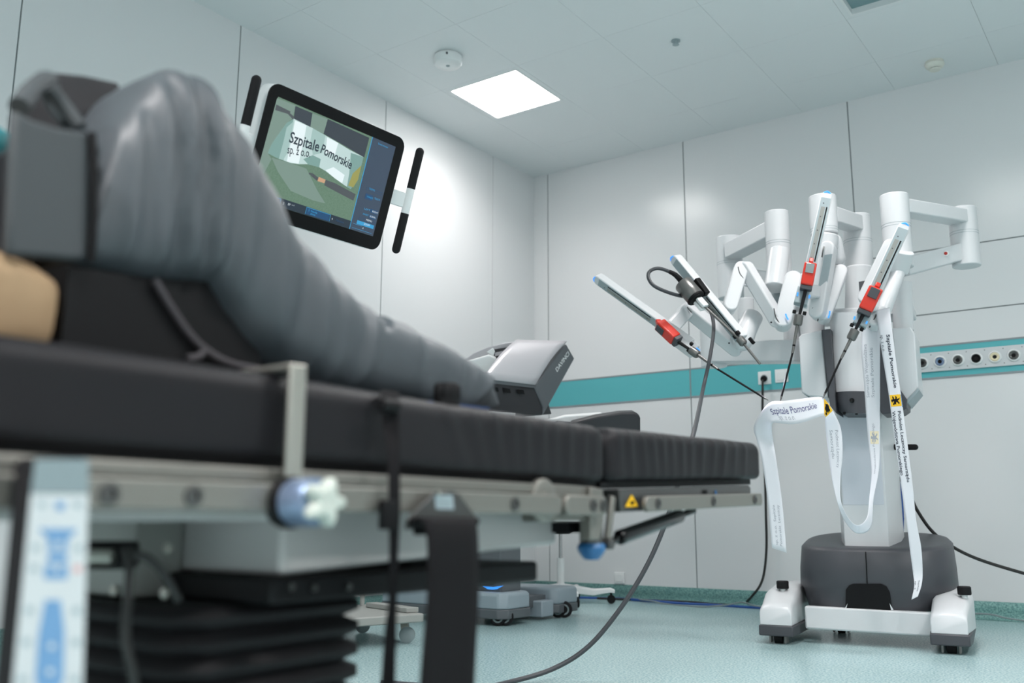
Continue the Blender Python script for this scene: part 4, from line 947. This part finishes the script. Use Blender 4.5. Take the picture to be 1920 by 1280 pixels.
pill(A1, 'link', -.04, (1291, 578), -.12, (1260, 612), 13, 26, hint=(.5, -.7, -.2))
bm = M(); tube(bm, [rv(-.075, 1286, 570), rv(-.085, 1291, 579), rv(-.08, 1297, 586)], .0025, sub=3); obj('seam_ring', bm, 'steel_dark', A1)
bm = M(cyl, rv(-.05, 1367, 643), rv(-.052, 1367, 643), .004, n=12); obj('screw', bm, 'black', A1)
p, q = rv(-.16, 1118, 519), rv(-.20, 1296, 646)
n1 = (toC((p+q)/2)*.75-up*.55-rt*.45).normalized(); a1, m1, w1_ = rail(A1, p, q, n1, w=.050, h=.045, c0=.16, c1=.62)
Bm(A1, 'carriage', -.20, (1268, 634), -.22, (1303, 660), 22, 22, hint=n1)
led(A1, -.27, ((1306, 652), (1312, 657)))
# --- second arm
A2 = part('arm', R_)
vert(A2, 'joint', .55, 1371, 445, 560, 24, seam=.42)
p, q = vert(A2, 'joint', .25, 1462, 397, 520, 22.5, seam=.47)
Bm(A2, 'link', .50, (1372, 472), .25, (1458, 428), 34, 29)
bm = M(); p = rv(.12, 1462, 470); q = rv(.05, 1453, 540); cyl(bm, p, q, px2m(19, p), px2m(20, q)); obj('joint', bm, 'robot_white', A2, bevel=.005, seg=3)
bm = M(); p = rv(.16, 1463, 520); q = rv(.10, 1453, 592); cyl(bm, p, q, px2m(17, p), px2m(5, q)); obj('joint_cone', bm, 'robot_shade', A2)
C(A2, 'joint', .30, (1487, 548), (1487, 645), 17)
Bm(A2, 'link', .50, (1400, 520), .40, (1450, 528), 30, 34)
Bm(A2, 'link', .2, (1487, 536), .24, (1545, 520), 30, 32)
pill(A2, 'link', -.02, (1398, 502), .0, (1458, 601), 12, 26, hint=(-.2, -1, -.1))
pill(A2, 'link', .0, (1468, 603), .06, (1487, 527), 16, 30, hint=(.3, -1, 0))
pill(A2, 'link', -.03, (1388, 506), -.10, (1368, 575), 13, 28, hint=(.5, -.8, 0))
bm = M(); tube(bm, [rv(-.07, 1384, 500), rv(-.075, 1387, 512), rv(-.07, 1394, 522)], .0025, sub=3); obj('seam_ring', bm, 'steel_dark', A2); bm = M(); tube(bm, [rv(-.04, 1451, 578), rv(-.045, 1455, 595), rv(-.04, 1466, 612)], .0025, sub=3); obj('seam_ring', bm, 'steel_dark', A2)
led(A2, -.045, ((1473, 588), (1475, 594), (1478, 599)))
bm = M(cyl, rv(-.04, 1446, 604), rv(-.043, 1446, 604), .004, n=12); obj('screw', bm, 'black', A2)
p, q = rv(-.15, 1264, 481), rv(-.20, 1392, 636)
n2_ = (toC((p+q)/2)*.8-up*.45-rt*.5).normalized(); a2_, m2, w2_ = rail(A2, p, q, n2_, w=.052, h=.045, c0=.52, c1=.95)
# --- third arm
A3 = part('arm', R_)
vert(A3, 'joint', .42, 1612, 404, 512, 25.5, seam=.44)
p, q = vert(A3, 'joint', .10, 1546, 368, 440, 25, seam=.86)
Bm(A3, 'link', .12, (1556, 404), .42, (1612, 422), 30, 30)
C(A3, 'joint', .06, (1549, 440), (1546, 465), 23, bevel=.008)
bm = M(capsule, rv(.10, 1565, 452), rv(.12, 1572, 485), px2m(13, rv(.1, 1560, 470))); obj('wrist', bm, 'robot_white', A3)
pill(A3, 'link', .02, (1553, 468), -.02, (1533, 586), 14, 26, hint=(0, -1, 0))
pill(A3, 'link', .03, (1545, 592), .10, (1575, 512), 13, 28, hint=(.3, -1, 0))
bm = M(prism, [rv(-.035, *c) for c in ((1546, 478), (1561, 476), (1541, 588), (1524, 590))], -RY*.002); obj('link_face', bm, 'robot_shade', A3)
bm = M(); tube(bm, [rv(-.02, 1545, 462), rv(-.03, 1543, 470), rv(-.03, 1541, 482)], .003, sub=3); obj('seam_ring', bm, 'steel_dark', A3); bm = M(); tube(bm, [rv(-.02, 1552, 535), rv(-.03, 1545, 565), rv(-.035, 1538, 580), rv(-.035, 1533, 602)], .003, sub=3); obj('seam_ring', bm, 'steel_dark', A3)
led(A3, -.03, ((1556, 583), (1555, 590), (1553, 596)))
bm = M(cyl, rv(-.045, 1524, 578), rv(-.048, 1524, 578), .004, n=12); obj('screw', bm, 'black', A3)
p, q = rv(-.16, 1551, 362), rv(-.22, 1503, 575)
n3 = toC((p+q)/2); a3, m3, w3_ = rail(A3, p, q, n3, w=.050, h=.05, c0=.14, c1=.62)
Bm(A3, 'carriage', -.235, (1508, 540), -.25, (1500, 572), 24, 18, m='robot_shade', hint=n3)
led(A3, -.27, ((1496, 548), (1495, 555))); led(A3, -.27, ((1518, 553), (1517, 559)))
bm = M(beam, rv(-.18, 1512, 545), rv(-.02, 1530, 548), .05, .06); obj('slide_mount', bm, 'robot_white', A3, bevel=.008)
# --- arm on the far right
A4 = part('arm', R_)
vert(A4, 'joint', .50, 1813, 390, 500, 25, seam=.42)
p, q = vert(A4, 'joint', .06, 1686, 365, 502, 26, seam=.42)
Bm(A4, 'link', .08, (1690, 389), .50, (1810, 409), 34, 27)
Bm(A4, 'link', .50, (1805, 472), .26, (1690, 503), 34, 32)
q = rv(.40, 1774, 478); bm = M(rod, [(0, .014), (.003, .014), (.003, .008)], q-RY*.03, -RY, 20); obj('button_ring', bm, 'plastic_white', A4); bm = M(rod, [(.002, .0085), (.006, .007), (.007, 0)], q-RY*.03, -RY, 16); obj('button', bm, 'red_button', A4)
C(A4, 'joint', .0, (1692, 470), (1680, 508), 22, v1=.04)
pill(A4, 'link', -.02, (1670, 464), -.05, (1624, 560), 13, 28, hint=(0, -1, 0))
bm = M(capsule, rv(.02, 1684, 510), rv(-.06, 1658, 580), px2m(13, rv(0, 1670, 540))); obj('wrist', bm, 'robot_white', A4)
pill(A4, 'link', -.10, (1652, 590), -.12, (1640, 605), 13, 24, hint=(0, -1, 0))
bm = M(); tube(bm, [rv(-.14, 1644, 588), rv(-.145, 1638, 600), rv(-.14, 1630, 614)], .003, sub=3); obj('seam_ring', bm, 'steel_dark', A4)
bm = M(prism, [rv(.02, *c) for c in ((1610, 528), (1622, 526), (1622, 548), (1612, 553))], RY*.02); obj('cover_gap', bm, 'robot_dark', A4)
p, q = rv(-.16, 1697, 421), rv(-.22, 1614, 600)
n4 = toC((p+q)/2); a4, m4, w4_ = rail(A4, p, q, n4, w=.052, h=.05, c0=.18, c1=.68)
Bm(A4, 'carriage', -.235, (1622, 588), -.25, (1610, 612), 26, 18, m='robot_shade', hint=n4)
led(A4, -.28, ((1603, 593), (1601, 599))); led(A4, -.28, ((1626, 602), (1624, 607)))
bm = M(beam, rv(-.18, 1630, 570), rv(-.05, 1640, 575), .05, .06); obj('slide_mount', bm, 'robot_white', A4, bevel=.008)
# cart handle and cables on the column
bm = M(); cyl(bm, rv(.42, 1664, 838), rv(.42, 1678, 838), .008); o = obj('handle', bm, 'plastic_white', R_)
bm = M(); capsule(bm, rv(.42, 1676, 838), rv(.42, 1716, 838), .014); obj('handle_grip', bm, 'rubber', R_, bevel=.002)
for m_, pts in (('cable_blue', ((1666, 880), (1682, 892), (1688, 920), (1692, 960), (1692, 1000))), ('cable_black', ((1666, 888), (1676, 905), (1680, 940), (1682, 998))), ('cable_black', ((1668, 884), (1690, 900), (1704, 940), (1714, 970))), ('cable_blue', ((1674, 980), (1684, 978), (1694, 970)))):
    bm = M(); tube(bm, [rv(.57, *c) for c in pts], .007, n=8); obj('cable', bm, m_, R_)

# --- instruments
RIN = 'red-topped surgical instrument in the '
inst('red-topped surgical instrument slanting down in the leftmost robot arm', rv(-.27, 1236, 607), rv(-.275, 1267, 636), rv(-.285, 1304, 662), rv(-.30, 1346, 692), rv(-.33, 1440, 750), a1, m1, .054, 'robot_dark')
inst('red-topped surgical instrument with silver pad, almost upright beside the white column', rv(-.27, 1520, 494), rv(-.275, 1512, 536), rv(-.28, 1496, 603), rv(-.29, 1486, 662), rv(-.33, 1463, 752), a3, m3, .054, 'chrome')
inst('red-topped surgical instrument with grey pad in the rightmost robot arm', rv(-.27, 1643, 540), rv(-.275, 1622, 582), rv(-.28, 1598, 630), rv(-.29, 1577, 672), rv(-.33, 1543, 746), a4, m4, .060, 'robot_dark')
# --- endoscope
t = thing('endoscope', 'grey metal endoscope with black cable in the second robot arm from left', 'endoscope', rv(-.27, 1300, 548))
p, q = rv(-.275, 1280, 531), rv(-.28, 1303, 557)
ax = (q-p).normalized(); Lh = (q-p).length; r = px2m(17.5, p)
bm = M(rod, [(-.004, r*.6), (0, r*.92), (.006, r), (Lh-.004, r), (Lh, r*.95)], p, ax, 36); obj('camera_head', bm, 'gunmetal', t)
bm = M(); rod(bm, [(Lh, r*1.02), (Lh+.006, r*1.04), (Lh+.014, r*.95)], p, ax, 32); beam(bm, rv(-.25, 1305, 524), rv(-.25, 1325, 552), .03, .03, m2); obj('mount', bm, 'black', t, bevel=.003)
bm = M(); c = q+ax*.018; 
for s in (-1, 1): beam(bm, c+w2_*(.012*s), c+ax*.055+w2_*(.012*s), .016, .034, m2)
obj('adapter', bm, 'plastic_white', t, bevel=.004)
cn = rv(-.27, 1392, 641); d = (cn-q).normalized()
bm = M(cyl, q, cn, .0062); obj('shaft', bm, 'gunmetal', t)
d = (rv(-.28, 1425, 682)-cn).normalized()
bm = M(rod, [(-.024, .016), (-.022, .019), (.008, .019), (.014, .015), (.014, .008)], cn, d, 28); obj('cannula_head', bm, 'gunmetal', t)
bm = M(); beam(bm, cn-d*.045-w2_*.02, cn-d*.045+w2_*.02, .02, .018, m2); beam(bm, cn+w2_*.0-d*.02-m2*.02+rt*.03, cn+d*.014+rt*.03-m2*.02, .016, .016); obj('clamp_jaw', bm, 'black', t, bevel=.003)
bm = M(cyl, cn, rv(-.28, 1425, 682), .0065, .0055); obj('cannula', bm, 'gunmetal', t)
etip = rv(-.28, 1426, 683)
# --- thick cable from the endoscope down behind the table to the floor
dE = dep(p)
cp = [at(1284, 535, dE), at(1272, 520, dE-.01), at(1252, 508, dE-.02), at(1232, 503, dE-.03), at(1217, 510, dE-.04), at(1217, 524, dE-.06), at(1230, 538, dE-.08), at(1262, 551, dE-.05), at(1300, 560, dE+.06), at(1322, 570, dE+.05), at(1334, 588, dE-.02), at(1338, 618, dE-.08),
      at(1331, 670, dE-.16), at(1318, 730, dE-.26), at(1302, 806, 3.52), at(1275, 895, 3.46), at(1247, 982, 3.40), at(1213, 1060, 3.36), at(1165, 1138, 3.33), at(1105, 1210, 3.31), at(1040, 1252, 3.29)]
f1 = onp(2, .012, 960, 1277); f2 = onp(2, .009, 880, 1290); f3 = V((-2.3, 2.5, .008))
cp += [f1, f2, f3]
t = thing('endoscope_cable', 'thick dark grey cable looping from the endoscope down to the floor', 'cable', f1)
cs = smooth(cp, 8)
for q_ in cs: q_.z = max(q_.z, .009)
bm = M(); tube(bm, cs, .0085, n=10, sub=1)
obj('cable_sheath', bm, 'cable', t)
bm = M(); tube(bm, [at(1285, 537, dE-.002), at(1278, 527, dE-.006), at(1266, 515, dE-.015), at(1254, 508.5, dE-.02)], .017, sub=4, r1=.0095); obj('strain_relief', bm, 'rubber', t)

# --- printed ribbons
def printed(name, label, edges, sub=8):
    A, B = ribbon_surface(edges, sub)
    t = thing(name, label, 'ribbon', (A[0]+B[0])/2)
    strip_obj('band', A, B, .0006, 'ribbon', t)
    Ls = [0]
    for i in range(1, len(A)): Ls.append(Ls[-1]+((A[i]+B[i])/2-(A[i-1]+B[i-1])/2).length)
    def surf(s, v, o):
        """s metres along, v 0..1 across"""
        s = max(0, min(Ls[-1]-1e-6, s)); i = max(k for k in range(len(Ls)-1) if Ls[k] <= s); f = (s-Ls[i])/max(1e-9, Ls[i+1]-Ls[i])
        a = A[i]+(A[i+1]-A[i])*f; b = B[i]+(B[i+1]-B[i])*f; p_ = a+(b-a)*v
        n_ = (A[i+1]-A[i]+B[i+1]-B[i]).cross(b-a).normalized()
        if n_.dot(CAM-p_) < 0: n_ = -n_
        return p_+n_*o
    def s_at(k): return Ls[k*sub]
    return t, surf, s_at
def R2(v, xa, ya, xb, yb, v2=None): return (rv(v, xa, ya), rv(v if v2 is None else v2, xb, yb))
EA = [R2(-.28, 1447, 1027, 1475, 1036), R2(-.28, 1440, 945, 1467, 945), R2(-.28, 1429, 865, 1456, 865), R2(-.27, 1419, 825, 1450, 828), R2(-.27, 1413, 803, 1447, 805, -.30), R2(-.29, 1422, 780, 1449, 793, -.33),
      R2(-.325, 1443, 755, 1460, 793, -.34), R2(-.335, 1472, 751, 1487, 795, -.35), R2(-.335, 1505, 747, 1514, 789, -.35), R2(-.33, 1538, 744, 1541, 779, -.34), R2(-.31, 1552, 755, 1547, 780, -.32), R2(-.29, 1566, 778, 1547, 786, -.30),
      R2(-.27, 1577, 805, 1548, 806, -.28), R2(-.27, 1580, 850, 1553, 850), R2(-.27, 1576, 895, 1560, 900), R2(-.27, 1577, 940, 1571, 945), R2(-.26, 1594, 975, 1586, 980, -.22), R2(-.24, 1611, 984, 1608, 1000, -.19), R2(-.20, 1626, 968, 1633, 988, -.17), R2(-.16, 1630, 930, 1638, 935),
      R2(-.14, 1634, 880, 1648, 880), R2(-.12, 1627, 820, 1650, 820), R2(-.11, 1620, 720, 1650, 720), R2(-.11, 1614, 650, 1650, 645), R2(-.11, 1617, 604, 1650, 600)]
t, surf, s_at = printed('printed_ribbon', 'white printed ribbon held up by the instruments, its middle stretched like a banner', EA)
sb0, sb1 = s_at(6), s_at(9); Lb = sb1-sb0
def put(body, s, v, size, m, wd, flip=False, bold=0):          # text along the ribbon; size as share of its width
    bw = .085
    def fn(x, y):
        if flip: return surf(s-x, v+y/bw, .0009)
        return surf(s+x, v-y/bw, .0009)
    text_on('lettering', body, fn, size, m, t, fit=wd, bold=bold, cut=.01)
put('Szpitale Pomorskie', sb0-.012, .56, .036, 'ink_glare', Lb*.97, bold=.0002)
put('sp. z o.o.', sb0+.012, .82, .026, 'ink_faint', Lb*.36)
def emblem(s, v, sz, my, mi, par, sv=.85):
    """yellow square with a black rampant griffin-like figure"""
    bm = M(); n = 6
    rows = [[surf(s+sz*(i/n-.5), v+sv*(j/n-.5), .0008) for j in range(n+1)] for i in range(n+1)]
    loft(bm, rows, closed=False, caps=False); y_ = obj('emblem_field', bm, my, par, sharp=False)
    sh = [(-.10, -.42), (.06, -.40), (.16, -.30), (.05, -.26), (.10, -.16), (.30, -.30), (.40, -.20), (.26, -.10), (.38, 0), (.22, .02), (.12, .06), (.20, .18), (.34, .26), (.24, .36), (.12, .26), (.02, .20), (-.06, .36), (-.22, .42), (-.16, .28), (-.12, .12), (-.26, .16), (-.40, .06), (-.30, 0), (-.18, .02), (-.12, -.12), (-.30, -.14), (-.40, -.26), (-.26, -.28), (-.12, -.24)]
    bm = M(); bm.faces.new([bm.verts.new(surf(s+sz*a, v+sv*b, .0013)) for a, b in sh]); bmesh.ops.triangulate(bm, faces=bm.faces); obj('emblem_figure', bm, mi, y_, sharp=False)
emblem(s_at(10)+.003, .5, .042, 'yellow', 'black', t, .96)
put('Podmiot Leczniczy', s_at(12), .40, .024, 'ink_faint', .16); put('Samorządu', s_at(12), .75, .024, 'ink_faint', .12)
put('sp. z o.o.  Szpitale', s_at(0)+.02, .45, .020, 'ink_faint', .17); put('Pomorskie  Leczniczy', s_at(0)+.02, .75, .020, 'ink_faint', .17)
put('Województwa Pomorskiego', s_at(20)-.02, .55, .022, 'ink_faint', .22)
put('Szpitale Pomorskie', s_at(22)-.06, .62, .022, 'ink_faint', .22); put('Samorządu Województwa', s_at(22)-.06, .30, .022, 'ink_faint', .24)
emblem(s_at(21)+.0, .55, .055, 'yellow_faint', 'ink_faint', t, .7)
EB = [R2(-.15, 1642, 582, 1668, 576), R2(-.17, 1646, 605, 1671, 602), R2(-.17, 1651, 645, 1676, 643), R2(-.17, 1660, 700, 1683, 698), R2(-.17, 1667, 745, 1690, 743), R2(-.16, 1678, 830, 1701, 827), R2(-.15, 1690, 910, 1711, 906), R2(-.14, 1700, 980, 1718, 976), R2(-.13, 1706, 1030, 1727, 1024), R2(-.12, 1712, 1075, 1730, 1070), R2(-.13, 1714, 1098, 1728, 1096), R2(-.14, 1709, 1124, 1721, 1118)]
t, surf, s_at = printed('printed_ribbon', 'white printed ribbon hanging straight down in front of the dark base', EB)
# reads top to bottom: baseline on the left edge
def putv(body, s, v, size, m, wd, bold=0):
    def fn(x, y): return surf(s+x, v-y/.05, .0009) if False else surf(s+x, v+y/.052, .0009)
    text_on('lettering', body, fn, size, m, t, fit=wd, bold=bold, cut=.01)
putv('Szpitale Pomorskie', s_at(2)-.04, .52, .019, 'ink', .235, .0005); putv('sp. z o.o.', s_at(2)-.04, .08, .016, 'ink', .075)
emblem(s_at(4)+.015, .5, .050, 'yellow', 'black', t, .86)
bm = M(); bm.faces.new([bm.verts.new(surf(s_at(4)+a, v, .001)) for a, v in ((-.008, .95), (.045, .95), (.045, 1), (-.008, 1))]); obj('blue_line', bm, 'icon_blue', t)
putv('Podmiot Leczniczy Samorządu', s_at(4)+.06, .55, .018, 'ink', .30, .0004); putv('Województwa Pomorskiego', s_at(4)+.06, .10, .018, 'ink', .27, .0004)
putv('Szpitale', s_at(10)-.02, .5, .017, 'ink', .045); putv('sp. z', s_at(10)-.02, .1, .015, 'ink', .035)
# light from the endoscope tip falls on the banner
ld = bpy.data.lights.new('endoscope_light', 'SPOT'); ld.energy = 6; ld.color = (.86, .82, 1.0); ld.spot_size = math.radians(74); ld.spot_blend = .7; ld.shadow_soft_size = .006
lo = bpy.data.objects.new('endoscope_light', ld); COL.objects.link(lo); lo.location = etip+(rv(-.33, 1490, 790)-etip).normalized()*.022
lo.rotation_euler = (rv(-.36, 1500, 800)-etip).to_track_quat('-Z', 'Y').to_euler()

# ------------------------------------------------------------------ cables along the wall and floor
def cable(name, label, pts, r, m, grp=None):
    bm = M(); tube(bm, pts, r, n=8, sub=8); return tag(obj(name, bm, m), label, 'cable', grp)
bw_ = lambda x, y, d=.02: onp(1, YB-d, x, y)
fz = lambda x, y, z=.006: onp(2, z, x, y)
t = thing('power_cable', 'black power cable hanging from the wall socket down to the floor', 'cable', bw_(1435, 709))
bm = M(); c = V((-2.243, YB-.016, 1.472)); rod(bm, [(0, .02), (.02, .019), (.03, .012)], c, (0, -1, -.3), 20); obj('plug', bm, 'black', t)
bm = M(); tube(bm, [c+V((0, -.028, -.010)), bw_(1430, 725, .05), bw_(1430, 790, .05), bw_(1434, 880, .05), bw_(1436, 960, .06), bw_(1437, 1030, .06), bw_(1430, 1085, .07), bw_(1412, 1115, .09), fz(1390, 1132, .008), fz(1350, 1133, .008), fz(1290, 1128, .008), fz(1180, 1123.5, .008), fz(1120, 1121, .008)], .008, n=8); obj('cable_sheath', bm, 'cable_black', t)
cable('data_cable', 'blue cable lying on the floor along the back skirting', [fz(1085, 1120), fz(1160, 1122), fz(1215, 1126, .012), fz(1280, 1131), fz(1340, 1134), fz(1420, 1139), fz(1500, 1142)], .009, 'cable_blue')
cable('thin_cable', 'thin grey cable wavering over the floor by the back skirting', [fz(1120, 1118), fz(1160, 1119), fz(1220, 1126, .02), fz(1250, 1132, .004), fz(1310, 1137, .004), fz(1360, 1134, .02), fz(1392, 1129, .03), fz(1420, 1136, .02), fz(1480, 1141)], .005, 'cable_grey')
cable('thin_cable', 'thin grey cable on the floor right of the robot cart', [bw_(1790, 1152, .07), bw_(1830, 1150, .06), bw_(1860, 1152, .06), bw_(1885, 1158, .07), bw_(1925, 1164, .07), bw_(1990, 1171, .08)], .005, 'cable_grey')
cable('power_cable', 'black cable running from behind the robot column to the right edge', [rv(.60, 1702, 905), rv(.62, 1708, 930), rv(.64, 1722, 960), rv(.67, 1750, 998), rv(.72, 1790, 1027), rv(.78, 1840, 1050), rv(.85, 1925, 1076), rv(.95, 2010, 1098)], .008, 'cable_black')

# ------------------------------------------------------------------ light and view
W = bpy.data.worlds.new('world'); SC.world = W; W.use_nodes = True
W.node_tree.nodes['Background'].inputs[0].default_value = (.8, .9, 1, 1); W.node_tree.nodes['Background'].inputs[1].default_value = .02
vs = SC.view_settings; vs.view_transform = 'Standard'; vs.look = 'None'; vs.exposure = .28; vs.gamma = 1; vs.use_curve_mapping = False
SC.cycles.max_bounces = 10; SC.cycles.diffuse_bounces = 6; SC.cycles.glossy_bounces = 4; SC.cycles.use_denoising = True
SC.cycles.sample_clamp_indirect = 4
bpy.context.view_layer.update()
